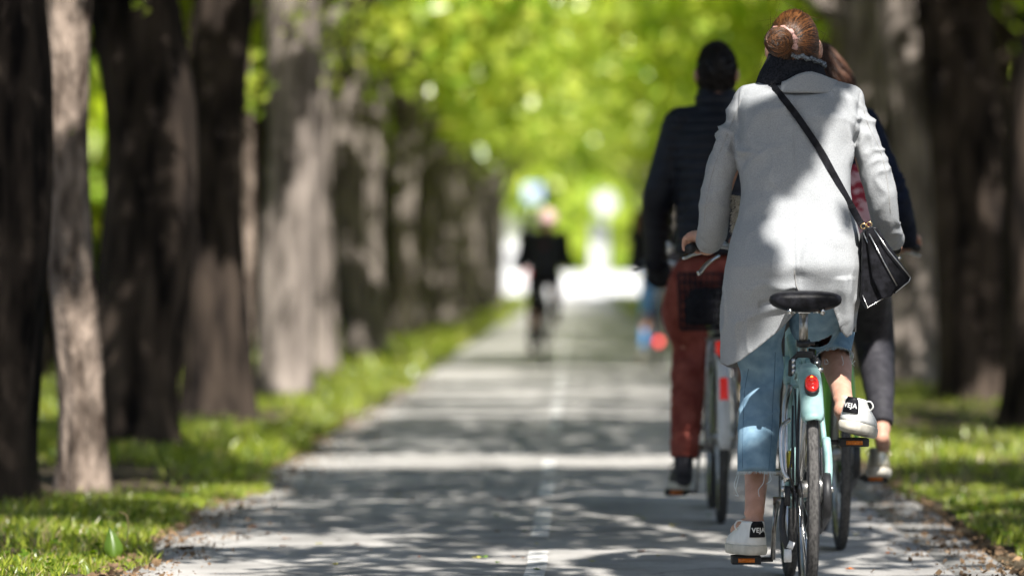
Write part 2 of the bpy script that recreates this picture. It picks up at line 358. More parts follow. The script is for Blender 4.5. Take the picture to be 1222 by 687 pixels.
BL = [blades(52000, -3.2, -1.4, 12.5, 20, .055, .0035, keepL, 1), blades(70000, -5, -1.4, 20, 40, .085, .006, keepL, 2),
      blades(34000, -6, -1.4, 40, 75, .14, .013, keepL, 3), blades(20000, -8, -1.4, 75, 200, .16, .03, keepL, 4)]
BR = [blades(30000, 1.4, 3.0, 12.5, 20, .035, .0035, keepR, 5), blades(60000, 1.4, 6.5, 20, 42, .06, .006, keepR, 6),
      blades(26000, 1.4, 9, 42, 80, .10, .014, keepR, 7), blades(12000, 1.4, 9, 80, 200, .14, .03, keepR, 8)]
tag(blade_mesh(BL, 'grass_verge', M['grass']), 'uneven spring grass verge along the left edge of the path', 'grass', kind='stuff')
tag(blade_mesh(BR, 'grass_lawn', M['grass']), 'short sun striped grass along the right edge of the path', 'grass', kind='stuff')

# broad-leaved weeds in the near left verge
def leafy(m, c, n, L, r, up=.6):
    for i in range(n):
        a = r.uniform(0, 2 * PI); l = L * r.uniform(.6, 1.2); t = r.uniform(.3, 1.1) * up; w = l * .28
        d = np.array([math.cos(a) * math.cos(t), math.sin(a) * math.cos(t), math.sin(t)]); s = np.array([-math.sin(a), math.cos(a), 0]); c0 = np.array(c) + d * .01
        k = np.array([0, 0, -.15 * l])
        m.add([c0, c0 + d * l * .45 + s * w, c0 + d * l + k, c0 + d * l * .45 - s * w, c0 + d * l * .5 + np.array([0, 0, -.02 * l])], [(0, 1, 4), (1, 2, 4), (2, 3, 4), (3, 0, 4)])
rw = random.Random(4); m = MB()
for i in range(420):
    D = rw.uniform(13.2, 18.5); x = rw.choice([rw.uniform(-2.6, -1.62), rw.uniform(1.55, 2.6)])
    leafy(m, (x, D, .03), rw.randint(3, 6), rw.uniform(.025, .05), rw)
tag(build('low_weeds', m, M['leaf_dark'], smooth=False, normals=False), 'low broad leaved weeds scattered through the near verges', 'weeds', kind='stuff')
# single dark green leaf standing on the verge corner
p = W(134, 668, 14.6); m = MB(); Lr = []
for t in np.linspace(0, 1, 12):
    w = .036 * (math.sin(PI * min(1, t + .12) ** .7) ** .9 if t < 1 else .02) * (1 - .35 * t); z = .02 + t * .115; q_ = np.array([p[0] - .022 * t * t, p[1] + .03 * t, z])
    Lr.append([q_ + [-w, .028 * (1 - t) + .004, .004], q_ + [-w * .5, .010, .002], q_, q_ + [w * .5, .014, .002], q_ + [w * .95, .034 * (1 - t) + .004, .004]])
m.loft(Lr, closed=False)
tag(build('broad_leaf', m, M['leaf_dark'], loc=(p[0], p[1], 0), normals=False), 'single dark green pointed leaf standing upright at the left path edge', 'leaf')
m = MB(); q = W(149, 650, 15.0); q[2] = .03
m.tube(cr([q, q + [.01, 0, .06], q + [.004, 0, .11], q + [-.02, 0, .125]], 4), [.0025] * 13, 5)
tag(build('dry_stalk', m, mat('straw', (.45, .33, .16), .8), loc=(q[0], q[1], 0)), 'thin straw coloured stalk curling above the verge leaf', 'stalk')
# fallen leaves on the asphalt
rl = random.Random(11); fm = [mat('fallen_leaf_yellow', (.5, .45, .06), .7), mat('fallen_leaf_brown', (.2, .1, .045), .8), mat('fallen_leaf_orange', (.42, .13, .03), .7), mat('fallen_leaf_green', (.16, .28, .04), .7)]
spots = [(1020, 641, 0), (575, 588, 1), (336, 655, 2), (500, 668, 2), (640, 652, 0), (1060, 663, 2), (333, 640, 1), (212, 676, 1), (1130, 612, 1), (1150, 660, 1), (235, 640, 2), (340, 646, 1), (382, 652, 0), (300, 630, 0), (170, 648, 2)]
for i in range(46): spots.append((rl.uniform(200, 1140), 575 + 110 * rl.random(), rl.randint(0, 3)))
cols = ['yellow', 'brown', 'orange', 'green']
for px, py, k in spots:
    D = F * CH / (py - VY); c = W(px, py, D); a = rl.uniform(0, 2 * PI); s = rl.uniform(.010, .022); m = MB(); P = []
    for j in range(10):
        t = 2 * PI * j / 10; rr = s * (1 + .35 * math.cos(t)) * rl.uniform(.85, 1.1); P.append((math.cos(t) * rr, math.sin(t) * rr * .6, .004 + .006 * abs(math.sin(t)) * rl.random()))
    P.append((0, 0, .002)); P = np.array(P) @ rot(a).T + [c[0], c[1], .008]
    m.add(P, [(j, (j + 1) % 10, 10) for j in range(10)])
    tag(build('fallen_leaf', m, fm[k], loc=(c[0], c[1], 0), normals=False), 'tiny %s fallen leaf lying on the grey asphalt' % cols[k], 'fallen leaf', 'small %s fallen leaves on the path' % cols[k])

# ------------------------------------------------------------------ trees
def trunk_mb(r, H, seed, lean=(0, 0), seg=36, dz=.09, flare=.3, limbs=True, ridge=.19):
    rd = random.Random(seed); m = MB(); zs = np.concatenate([[-.1], np.arange(0, H, dz)])
    th = np.linspace(0, 2 * PI, seg, endpoint=False); rings = []
    for z in zs:
        zz = max(z, 0); cx = lean[0] * zz / 4 + .11 * float(noise(np.array([zz * .6, 0, 0]), seed)); cy = lean[1] * zz / 4 + .05 * float(noise(np.array([zz * .5, 5, 0]), seed))
        q = np.stack([np.cos(th) * 1.6, np.sin(th) * 1.6, th * 0 + zz * .45], 1)
        lob = fbm(q, 3, seed); q2 = np.stack([np.cos(th) * 7, np.sin(th) * 7, th * 0 + zz * 1.6], 1); fine = fbm(q2, 2, seed + 5)
        rr = r * (1 - .02 * zz) * (1 + flare * math.exp(-zz / .15)) * (1 + ridge * 1.5 * lob * (1 + .3 * math.exp(-zz / .4)) + ridge * .55 * fine)
        rings.append(np.stack([cx + rr * np.cos(th), cy + rr * np.sin(th), th * 0 + z], 1))
    m.loft(rings)
    top = np.array([lean[0] * H / 4, lean[1] * H / 4, H])
    if limbs:
        for k in range(rd.randint(4, 6)):
            a = rd.uniform(0, 2 * PI); z0 = H * rd.uniform(.55, .98); b = np.array([lean[0] * z0 / 4, lean[1] * z0 / 4, z0 - .2]); L = rd.uniform(1.8, 3.2)
            e = b + np.array([math.cos(a) * L * .75, math.sin(a) * L * .75, L]); mid = (b + e) / 2 + np.array([math.cos(a) * .25, math.sin(a) * .25, -.2]); r0 = r * rd.uniform(.3, .5)
            Q = cr([[*b, r0], [*mid, r0 * .7], [*e, r0 * .25]], 5); m.tube(Q[:, :3], Q[:, 3], 9)
            for _ in range(3):
                t = rd.randint(3, 9); s0 = Q[t, :3]; a2 = rd.uniform(0, 2 * PI); l2 = rd.uniform(.6, 1.4)
                m.tube([s0, s0 + np.array([math.cos(a2), math.sin(a2), rd.uniform(-.1, .7)]) * l2 * .5, s0 + np.array([math.cos(a2), math.sin(a2), rd.uniform(-.2, .6)]) * l2], [r0 * .3, r0 * .2, .01], 6)
    return m
def quads_mesh(name, C, size, r, mt, aspect=.6, up=.0):
    """diamond leaves with a fold, random orientation"""
    n = len(C); a = r.normal(size=(n, 3)); a[:, 2] *= (1 - up); a /= np.linalg.norm(a, axis=1)[:, None]
    b = r.normal(size=(n, 3)); b -= a * (a * b).sum(1)[:, None]; b /= np.linalg.norm(b, axis=1)[:, None]
    s = (size * r.uniform(.6, 1.3, n))[:, None]
    V = np.stack([C - a * s, C + b * s * aspect, C + a * s, C - b * s * aspect], 1).reshape(-1, 3)
    me = bpy.data.meshes.new(name); me.vertices.add(4 * n); me.vertices.foreach_set('co', V.ravel()); me.loops.add(4 * n)
    me.loops.foreach_set('vertex_index', np.arange(4 * n)); me.polygons.add(n); me.polygons.foreach_set('loop_start', np.arange(n) * 4); me.update(calc_edges=True)
    me.materials.append(mt); return me
def cloud(n, r, rx, ry, z0, z1, clumps, spread):
    cc = r.normal(size=(clumps, 3)); cc /= np.linalg.norm(cc, axis=1)[:, None]; cc *= (r.random(clumps)[:, None]) ** .45
    cz = (z0 + z1) / 2; hz = (z1 - z0) / 2; cc = cc * [rx, ry, hz] + [0, 0, cz]
    w = r.uniform(.5, 1.5, clumps); k = r.choice(clumps, n, p=w / w.sum()); sp = spread * r.uniform(.6, 1.3, clumps)
    return cc[k] + r.normal(size=(n, 3)) * sp[k][:, None] * [1, 1, .7]

LEFT = [  # photo x of trunk centre, distance, radius, lean, label
    (4, 17.3, .205, (-.05, 0), 'very dark thick trunk at the left edge of the photo'),
    (95, 18.9, .105, (.02, 0), 'slim sunlit pale trunk beside the dark edge tree, path side'),
    (174, 22.8, .235, (-.1, 0), 'dark trunk right of the slim sunlit one, green slit beside it'),
    (247, 27.6, .215, (.1, 0), 'dark trunk with a pale sunlit streak down its left side'),
    (287, 31.0, .05, (.02, 0), 'thin pale young trunk between two dark thick ones'),
    (325, 33.5, .215, (.25, 0), 'dark trunk leaning to the path, lit patches low down'),
    (372, 39.0, .19, (-.12, 0), 'dappled trunk just past the leaning dark one'),
]
TRUNKS = []
near_sites = []          # crowns that receive the pool
def tree(name, x, y, r, H, seed, lean, label, group=None, crown='pool', cat='tree', bark='bark', **kw):
    t = root(name, (x, y, 0), label, cat, group)
    tk = build('trunk', trunk_mb(r, H, seed, lean, **kw), M[bark], t, local=True)
    if crown == 'pool': near_sites.append((t, x, y)); TRUNKS.append((tk, x, y))
    return t
for i, (px, D, r, lean, lb) in enumerate(LEFT):
    tree('tree', (px - VX) / F * D, D, r, 5.2, 100 + i, lean, lb, crown='pool', seg=44, dz=.07, bark=['bark_shaded', 'bark_pale', 'bark_shaded', 'bark_shaded', 'bark_pale', 'bark', 'bark'][i])
RIGHT = [(1262, 26.5, .26, 'huge dark trunk cut by the right edge of the photo'), (1150, 32.2, .29, 'broad almost black trunk on the right beyond the rear cyclist'),
         (1088, 37.5, .24, 'sun dappled trunk on the right between the dark broad one and the bag'), (1040, 42.5, .22, 'dappled right trunk showing just above the shoulder of the grey coat')]
for i, (px, D, r, lb) in enumerate(RIGHT):
    tree('tree', (px - VX) / F * D, D, r, 5.2, 200 + i, (.05 * (-1) ** i, 0), lb, seg=44, dz=.08, bark=['bark_shaded', 'bark_shaded', 'bark', 'bark'][i])
# trees beside and just behind the photographer that throw the shade (their crowns reach into the light's way)
for i, (x, D) in enumerate([(3.1, 7.2), (3.15, 12.0), (3.05, 16.6), (3.1, 21.5), (-2.6, 9.0), (-2.5, 13.2)]):
    tree('tree', x, D, .2, 5.2, 300 + i, (0, 0), 'tree beside the path nearer than the frame, %s row' % ('right' if x > 0 else 'left'), 'trees beside the photographer', limbs=False)
# prototypes for the rows further down the path: four trunks, four crowns
rf = np.random.default_rng(9); TR = []; CRN = []
for k in range(4):
    me = trunk_mb([.2, .23, .17, .21][k], 5.5, 400 + k, [(.1, 0), (-.12, .1), (.05, 0), (-.05, 0)][k], seg=26, dz=.16).mesh('trunk'); fixn(me); me.materials.append(M['bark']); me.polygons.foreach_set('use_smooth', [True] * len(me.polygons)); TR.append(me)
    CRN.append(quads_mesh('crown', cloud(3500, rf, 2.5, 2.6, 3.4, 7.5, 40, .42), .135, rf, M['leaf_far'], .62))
def far_tree(x, y, k, label, group, s=1.0, rz=0, dz=0):
    t = root('tree', (x, y, dz), label, 'tree', group); t.rotation_euler.z = rz; t.scale = (s, s, s)
    a = bpy.data.objects.new('trunk', TR[k % 4]); link(a, t); b = bpy.data.objects.new('crown', CRN[(k * 3 + 1) % 4]); link(b, t)
    if y > 105: b.location = (0, 0, 1.3)
    return t
rt = random.Random(3); n = 0
y = 43.5
while y < 140:
    far_tree(-2.55 + rt.uniform(-.12, .12), y, n, 'far trunk with a yellow green crown in the blurred left row', 'trees far down the left row', rt.uniform(.95, 1.1), rt.uniform(0, 6)); y += rt.uniform(4.6, 5.4); n += 1
y = 47.5
while y < 200:
    far_tree(3.0 + (.9 if y > 105 else 0) + rt.uniform(-.12, .12), y, n, 'far trunk with a yellow green crown in the blurred right row', 'trees far down the right row', rt.uniform(.95, 1.15), rt.uniform(0, 6)); y += rt.uniform(4.6, 5.4); n += 1
# second rows that close the view between the trunks
TRD = []
for k in range(3):
    me = trunk_mb([.2, .24, .22][k], 5.5, 430 + k, [(.1, 0), (-.08, .1), (.03, 0)][k], seg=20, dz=.2).mesh('trunk'); fixn(me); me.materials.append(M['bark_shaded']); me.polygons.foreach_set('use_smooth', [True] * len(me.polygons)); TRD.append(me)
def second(x, y, k, lb, g):
    t = root('tree', (x, y, 0), lb, 'tree', g); t.rotation_euler.z = rt.uniform(0, 6); a = bpy.data.objects.new('trunk', TRD[k % 3]); link(a, t); b_ = bpy.data.objects.new('crown', CRN[k % 4]); link(b_, t); b_.scale = (.8, .8, .8) ; b_.location = (0, 0, 1.2)
y = 19.5
while y < 105:
    second(-4.9 + rt.uniform(-.5, .5), y, n, 'dark trunk of the second row, seen in slits between the left trunks', 'trees of the second row on the left'); y += rt.uniform(2.2, 3.2); n += 1
y = 30
while y < 120:
    second(5.6 + rt.uniform(-.4, .4), y, n, 'dark trunk of the second row, seen between the right trunks', 'trees of the second row on the right'); y += rt.uniform(3, 4.2); n += 1
# the avenue goes on behind the photographer and closes off the sky there
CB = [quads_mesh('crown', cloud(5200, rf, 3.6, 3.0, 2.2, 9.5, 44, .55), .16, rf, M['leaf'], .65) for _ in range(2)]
for i in range(9):
    for s_, x in ((0, -3.4), (1, 3.6)):
        t = root('tree', (x, -1.5 - i * 4.2 + .7 * s_, 0), 'leafy tree of the avenue behind the photographer, %s row' % ('right' if s_ else 'left'), 'tree', 'trees behind the photographer'); t.rotation_euler.z = rt.uniform(0, 6)
        link(bpy.data.objects.new('trunk', TR[i % 4]), t); link(bpy.data.objects.new('crown', CB[(i + s_) % 2]), t)
# shrubs and woods behind the rows and beyond the square
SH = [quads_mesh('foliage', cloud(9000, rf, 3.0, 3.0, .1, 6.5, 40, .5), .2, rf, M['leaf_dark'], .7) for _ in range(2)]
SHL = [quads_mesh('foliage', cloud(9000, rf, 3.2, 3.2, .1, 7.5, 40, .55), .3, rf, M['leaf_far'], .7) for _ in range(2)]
def bush(x, y, me, s, label, group):
    t = root('leafy_bush', (x, y, 0), label, 'bush', group); t.scale = (s, s, s); t.rotation_euler.z = rt.uniform(0, 6)
    o = bpy.data.objects.new('foliage', me); link(o, t)
    m = stem_me; a = bpy.data.objects.new('stem', m); link(a, t)
stem_me = trunk_mb(.09, 3.5, 77, seg=10, dz=.3, limbs=False).mesh('stem'); stem_me.materials.append(M['bark'])
for i in range(13): bush(-12.5 + rt.uniform(-1.5, 1.5), 36 + i * 9, (SHL if i % 3 == 0 else SH)[i % 2], 1.2, 'leafy bush glimpsed between the left trunks', 'bushes behind the left rows')
for i in range(9): bush(12 + rt.uniform(-1.5, 1.5), 40 + i * 10, SH[i % 2], 1.1, 'dark leafy bush behind the right trunks', 'bushes behind the right rows')
for i in range(15): bush((-34 if i < 7 else -26) + i * 3.9 + rt.uniform(-1, 1), 285 + rt.uniform(0, 30), SHL[i % 2], 2.2, 'tall yellow green bush beyond the bright square', 'green wood beyond the square')
for i, (x, y) in enumerate([(5.0, 216), (7.5, 226), (4.5, 264), (7.2, 268), (11, 266), (1.0, 270)]): bush(x, y, SHL[i % 2], [.9, 1.1, .8, 1.1, 1.2, .9][i], 'yellow green bush standing by the square at the path end', 'bushes by the square')

# ------------------------------------------------------------------ far street things beyond the path
P = W(715, 300, 209)
m = MB(); x0 = P[0]
m.loft([[(x0 + sx * w, 209 + sy * w, z) for sx, sy in ((-1, -1), (1, -1), (1, 1), (-1, 1))] for z, w in ((-.02, .46), (.1, .46), (.12, .42), (3.5, .42), (3.6, .46), (3.7, .40))])
adv = root('white_column', (x0, 209, 0), 'white upright street cabinet column at the far end of the path', 'column')
build('column_body', m, M['wht'], adv, smooth=False); m = MB(); m.box((x0, 208.55, 1.2), (.5, .03, 1.3)); build('door_panel', m, M['wht'], adv, smooth=False)
sg = root('round_sign', (W(722, 0, 207.5)[0], 207.5, 0), 'round pale traffic sign on a post above the white column', 'sign'); sx = W(722, 0, 207.5)[0]; sz = W(0, 242, 207.5)[2]
m = MB(); m.tube([(sx, 207.5, 0), (sx, 207.5, sz + .4)], .045, 8); build('post', m, M['steel_d'], sg)
m = MB(); m.tube([(sx, 207.4, sz), (sx, 207.44, sz)], .62, 28); build('sign_disc', m, M['wht'], sg, smooth=False)
m = MB(); m.ring((sx, 207.38, sz), .56, .03, 32, 6, 'y'); build('rim', m, M['steel_d'], sg)
sb = root('blue_sign', (W(641, 0, 185)[0], 185, 0), 'small blue street sign on a pole above the distant cyclist', 'sign'); bx = W(636, 0, 185)[0]; bz = W(0, 230, 185)[2]
m = MB(); m.tube([(bx, 185, 0), (bx, 185, bz + .6)], .04, 8); build('post', m, M['steel_d'], sb)
m = MB(); m.box((bx, 184.9, bz), (.8, .04, .75)); build('sign_plate', m, mat('blue_sign_paint', (.40, .56, .85), .4), sb, smooth=False, bevel=.02)
m = MB(); m.box((bx, 184.87, bz), (.3, .02, .4)); build('symbol', m, M['wht'], sb, smooth=False)
# white van standing across the end of the path on the left
vx0 = W(607, 0, 212)[0]; van = root('delivery_van', (vx0, 214, 0), 'white delivery van parked by the square at the far left end of the path', 'van')
prof = [(-.95, .35), (.95, .35), (1.0, .6), (1.0, 1.5), (.88, 2.4), (.7, 2.62), (-.7, 2.62), (-.88, 2.4), (-1.0, 1.5), (-1.0, .6)]
m = MB(); m.loft([[(vx0 + a * k, y, b) for a, b in prof] for y, k in ((211.5, .96), (211.6, 1), (216, 1), (216.6, .95))]); build('body', m, M['wht'], van, smooth=False, bevel=.05)
for s in (-1, 1):
    m = MB(); m.box((vx0 + s * .44, 211.47, 1.85), (.66, .03, .6)); build('rear_window', m, mat('van_glass', (.05, .06, .07), .1), van, smooth=False)
    m = MB(); m.box((vx0 + s * .88, 211.47, 1.0), (.12, .04, .4)); build('tail_light', m, M['red'], van, smooth=False)
    for yy_ in (212.5, 215.6):
        m = MB(); m.ring((vx0 + s * .9, yy_, .33), .24, .1, 24, 8, 'x'); w_ = build('wheel', m, M['rubber'], van); m = MB(); m.ell((vx0 + s * .9, yy_, .33), .06, .18, .18); build('hub', m, M['chrome'], w_)
# pale low wall closing the square
wl = root('low_wall', (0, 262, 0), 'long low pale wall along the back of the bright square', 'wall')
m = MB(); m.box((0, 262, .55), (90, .4, 1.1)); build('wall_body', m, M['wht'], wl, smooth=False); m = MB(); m.box((0, 262, 1.14), (90, .55, .08)); build('coping', m, M['wht'], wl, smooth=False)
# small blue bag hung low on a trunk
c = W(487, 366, 60); m = MB(); m.loft([[c + np.array([math.cos(a) * w, math.sin(a) * .08, z]) for a in np.linspace(0, 2 * PI, 12, endpoint=False)] for z, w in ((-.16, .06), (-.13, .12), (0, .13), (.1, .09), (.14, .03))])
bb = root('litter_bag', (c[0], c[1], c[2] - .16), 'small pale blue bag hanging low beside a far left trunk', 'bag'); build('sack', m, mat('blue_bag', (.12, .2, .42), .5), bb)
m = MB(); m.tube(cr([c + [-.03, 0, .13], c + [-.1, -.0, .26], c + [-.2, .0, .3]], 4), .008, 6); build('handle', m, M['black'], bb)

# pale building beyond the square at the left
bl = root('pale_building', (-8.2, 300, 0), 'pale rendered building glimpsed beyond the square at the left end of the path', 'building')
m = MB(); m.box((-8.2, 303, 4.1), (8.6, 6, 8.2)); build('wall', m, M['wht'], bl, smooth=False); m = MB(); m.box((-8.2, 303, 8.35), (9.0, 6.4, .3)); build('roof', m, M['steel_d'], bl, smooth=False)
for wx in (-11, -8.2, -5.4):
    for wz in (2.0, 5.4):
        m = MB(); m.box((wx, 299.98, wz), (1.1, .06, 1.5)); wf = build('window', m, M['white'], bl, smooth=False); m = MB(); m.box((wx, 299.93, wz), (.9, .04, 1.3)); build('pane', m, mat('window_glass', (.25, .3, .35), .15), wf, smooth=False)

# crumbs of leaves, bark and grit along both path edges
rg = np.random.default_rng(14); n = 9000; y_ = 13 + 27 * rg.random(n) ** 1.6; sd_ = rg.random(n) < .5
x_ = np.where(sd_, -1.53 + np.abs(rg.normal(0, .16, n)) - .06, 1.47 - np.abs(rg.normal(0, .16, n)) + .08)
P_ = np.stack([x_, y_, np.where(np.abs(x_) < 1.5, .012, .02)], 1)
me = quads_mesh('litter', P_, np.where(rg.random(n) < .85, .007, .016), rg, mat('litter_brown', (.05, .03, .018), .9, color2=(.30, .19, .10), scale=14, ramp=(.35, .6)), .6, up=.6)
lt = bpy.data.objects.new('leaf_litter', me); link(lt); tag(lt, 'crumbs of brown leaves and grit along the path edges', 'leaf litter', kind='stuff')

# leafy shoots growing straight from the trunks
def shoot(tr, px, py, D, r_, n, mt):
    c = W(px, py, D); me = quads_mesh('shoot', c + rf.normal(size=(n, 3)) * [r_, r_, r_ * 1.2], r_ * .5 if n < 10 else .035, rf, M[mt], .65); o = build('foliage', me, None, tr, smooth=False, normals=False)
TT = [t for t, _, _ in near_sites]
shoot(TT[1], 85, 156, 18.72, .012, 5, 'leaf_far'); shoot(TT[1], 112, 154, 18.72, .012, 5, 'leaf_far'); shoot(TT[2], 165, 4, 22.4, .03, 12, 'leaf_far')
shoot(TT[4], 284, 92, 30.8, .11, 60, 'leaf_far'); shoot(TT[4], 300, 112, 30.8, .06, 24, 'leaf_far'); shoot(TT[5], 362, 20, 33.1, .10, 50, 'leaf_far'); shoot(TT[6], 392, 60, 38.6, .17, 130, 'leaf_far'); shoot(TT[6], 415, 25, 38.6, .2, 140, 'leaf_far')
def superring_(c, hw, hd, n=32, e=2.6):
    a = np.linspace(0, 2 * PI, n, endpoint=False); ca, sa = np.cos(a), np.sin(a)
    return np.stack([c[0] + hw * np.sign(ca) * np.abs(ca) ** (2 / e), c[1] + hd * np.sign(sa) * np.abs(sa) ** (2 / e), np.full(n, c[2])], 1)
# ------------------------------------------------------------------ bicycles (local: rear axle at y=0, x right, z up)
def bicycle(loc, label, P):
    x0, y0 = loc; b = root('bicycle', (x0, y0, 0), label, 'bicycle', None)
    fr, R, wb = P['frame'], .35, 1.10
    def B(name, m, mt, parent=None, **k): return build(name, m, mt, parent or b, local=True, **k)
    ORG_b = ORG[b.name]
    BBy, BBz = .45, .290
    # wheels
    for wy in (0, wb):
        w = B('wheel', MB().ring((0, wy, R), .300, .0105, 64, 8, 'x', flat=1.25), M['chrome'])
        t = MB()
        a = np.linspace(0, 2 * PI, 96, endpoint=False); rings = []
        for t_ in a:
            sec = [(-.0175, -.022), (-.0188, -.008), (-.0150, .006), (-.008, .0125), (0, .0145), (.008, .0125), (.0150, .006), (.0188, -.008), (.0175, -.022), (.010, -.026), (-.010, -.026)]
            rings.append([(sx, wy + math.cos(t_) * (R - .0145 + sz), R + math.sin(t_) * (R - .0145 + sz)) for sx, sz in sec])
        rings.append(rings[0]); t.loft(rings, caps=False)
        B('tyre', t, M['rubber'], w)
        t = MB(); rings = []
        for t_ in a:
            sec = [(-.0135, .0085), (-.008, .0133), (0, .0153), (.008, .0133), (.0135, .0085)]
            rings.append([(sx, wy + math.cos(t_) * (R - .0145 + sz), R + math.sin(t_) * (R - .0145 + sz)) for sx, sz in sec])
        rings.append(rings[0]); t.loft(rings, closed=False); B('tread', t, M['tread'], w)
        s = MB()
        for k in range(32):
            a0 = 2 * PI * k / 32; a1 = a0 + (.5 if k % 4 < 2 else -.5); sd = .028 * (1 if k % 2 else -1)
            s.tube([(sd, wy + math.cos(a1) * .022, R + math.sin(a1) * .022), (0, wy + math.cos(a0) * .295, R + math.sin(a0) * .295)], .0011, 4)
        B('spokes', s, M['chrome'], w)
        h = MB(); h.tube([(-.05, wy, R), (-.03, wy, R), (-.028, wy, R), (.028, wy, R), (.03, wy, R), (.05, wy, R)], [.012, .012, .026, .026, .012, .012], 14)
        h.tube([(-.068, wy, R), (.068, wy, R)], .006, 8); B('hub', h, M['steel_d'], w)
        w_m = MB(); w_m.box((0, wy - .0, R - .27), (.012, .05, .03)); B('spoke_reflector', w_m, M['white'], w)
    # frame
    st = [(0, BBy, BBz), (0, .24, .80)]; f = MB()
    f.tube(st, .0165, 14); f.tube([(0, .965, .90), (0, 1.0, .70)], .02, 14)
    f.tube(cr([(0, .995, .73), (0, .72, .46), (0, BBy, BBz)], 6), .021, 14); f.tube([(0, .985, .80), (0, .31, .62)], .016, 12)
    f.tube([(-.036, BBy, BBz), (.036, BBy, BBz)], .023, 16)
    for s in (-1, 1):
        f.tube(cr([(s * .012, .255, .74), (s * .044, .17, .62), (s * .058, .08, .47), (s * .06, 0, R)], 5), .0085, 10)
        f.tube(cr([(s * .022, BBy, BBz), (s * .045, .3, .31), (s * .06, 0, R)], 5), .009, 10)
    f.tube([(-.04, .19, .66), (.04, .19, .66)], .007, 8)
    B('frame', f, fr)
    k = MB()
    for s in (-1, 1): k.tube(cr([(s * .03, 1.0, .72), (s * .045, 1.02, .62), (s * .053, 1.06, .48), (s * .053, wb, R)], 4), .010, 10)
    k.box((0, 1.0, .72), (.085, .04, .03)); B('fork', k, fr, bevel=.005)
    # mudguards with a curved section
    def guard(wy, a0, a1, half, Rg, mt, name='mudguard'):
        m = MB(); rr = []
        for t_ in np.linspace(math.radians(a0), math.radians(a1), 30):
            e = min(1, (t_ - math.radians(a0)) / .12 + .55); 
            sec = [(-1, -.024), (-.93, -.010), (-.7, 0), (-.35, .0055), (0, .007), (.35, .0055), (.7, 0), (.93, -.010), (1, -.024), (.90, -.024), (.6, -.006), (0, .0), (-.6, -.006), (-.90, -.024)]
            rr.append([(sx * half * (e if abs(sx) > .8 else 1), wy - math.cos(t_) * (Rg + sz), R + math.sin(t_) * (Rg + sz)) for sx, sz in sec])
        m.loft(rr); return B(name, m, mt)
    ga = P.get('guard', (33, 118)); g = guard(0, ga[0], ga[1], P.get('gw', .038), .378, P.get('guard_mat', fr)); guard(wb, 55, 165, .028, .372, P.get('guard_mat', fr))
    if P.get('guard2'):
        m = MB(); ta = math.radians(ga[0])
        rr = []
        for t_ in np.linspace(math.radians(P['guard2'][0]), math.radians(P['guard2'][1]), 20):
            rr.append([(sx * .0235, -math.cos(t_) * (.381 + sz), R + math.sin(t_) * (.379 + sz)) for sx, sz in [(-1, -.012), (-.6, .003), (0, .0085), (.6, .003), (1, -.012), (0, .002)]])
        m.loft(rr); B('guard_band', m, P['guard2'][2], g)
    # tail light on the guard
    tl = P.get('light', 52); ta = math.radians(tl); nrm = np.array([0, -math.cos(ta), math.sin(ta)]); tan = np.array([0, math.sin(ta), math.cos(ta)]); c = np.array([0, 0, R]) + nrm * (.378 + .010)
    m = MB(); rr = []
    for d, k in ((-.004, 1.0), (.006, 1.0), (.010, .97)):
        rr.append([c + nrm * d + np.array([1, 0, 0]) * math.cos(q) * .0225 * k + tan * (math.copysign(abs(math.sin(q)) ** .8, math.sin(q)) * .043 * k) for q in np.linspace(0, 2 * PI, 28, endpoint=False)])
    m.loft(rr); L = B('tail_light', m, M['black'])
    m = MB(); rr = []
    for d, k in ((.008, .92), (.016, .88), (.022, .7), (.024, .3)):
        rr.append([c + nrm * d + np.array([1, 0, 0]) * math.cos(q) * .0225 * k + tan * (math.copysign(abs(math.sin(q)) ** .8, math.sin(q)) * .043 * k) for q in np.linspace(0, 2 * PI, 28, endpoint=False)])
    m.loft(rr); B('lens', m, P.get('lens', M['red']), L)
    m = MB(); m.tube([c + nrm * .018 - tan * .012, c + nrm * .027 - tan * .013], [.015, .0135], 20); m.ring(c + nrm * .027 - tan * .013, .0135, .0014, 20, 6, 'y'); B('reflector_disc', m, P.get('lens', M['red']), L)
    if P.get('lit'):
        m = MB(); m.ell(c + nrm * .0235 + tan * .016, .0045, .004, .0045, 12, 8); B('bulb', m, M['glow'], L)
    # seat post, clamp, brake
    sp = MB(); sp.tube([(0, .25, .765), (0, .215, .885)], .0142, 18); B('seat_post', sp, M['steel_d'])
    m = MB(); m.tube([(0, .245, .782), (0, .2405, .80)], .0215, 18); m.tube([(-.02, .24, .79), (.034, .228, .79)], .005, 8); B('seat_clamp', m, M['black'])
    m = MB(); m.box((0, .213, .893), (.038, .05, .02)); m.tube([(-.026, .205, .9), (.026, .205, .9)], .008, 12)
    m.tube([(-.022, .2, .905), (-.022, .195, .915)], .01, 8); B('saddle_clamp', m, M['chrome'], bevel=.003)
    m = MB(); m.tube([(-.02, .168, .757), (-.043, .163, .735), (-.044, .165, .69)], .008, 8); m.tube([(.02, .168, .757), (.043, .163, .735), (.044, .165, .69)], .008, 8); m.box((0, .168, .757), (.05, .02, .02))
    m.box((-.036, .155, .722), (.014, .03, .05)); m.box((.036, .155, .722), (.014, .03, .05)); bk = B('rim_brake', m, M['black'], bevel=.002)
    m = MB()
    for i in range(3): m.box((-.036, .138, .705 + .016 * i), (.010, .006, .016))
    B('brake_pad', m, M['chrome'], bk)
    m = MB(); m.tube([(.034, .15, .71), (.056, .15, .71)], .007, 10); m.tube([(.034, .15, .71), (.035, .14, .735), (.036, .13, .73)], .006, 8); B('brake_bolt', m, M['chrome'], bk)
    # saddle
    m = MB(); rr = []
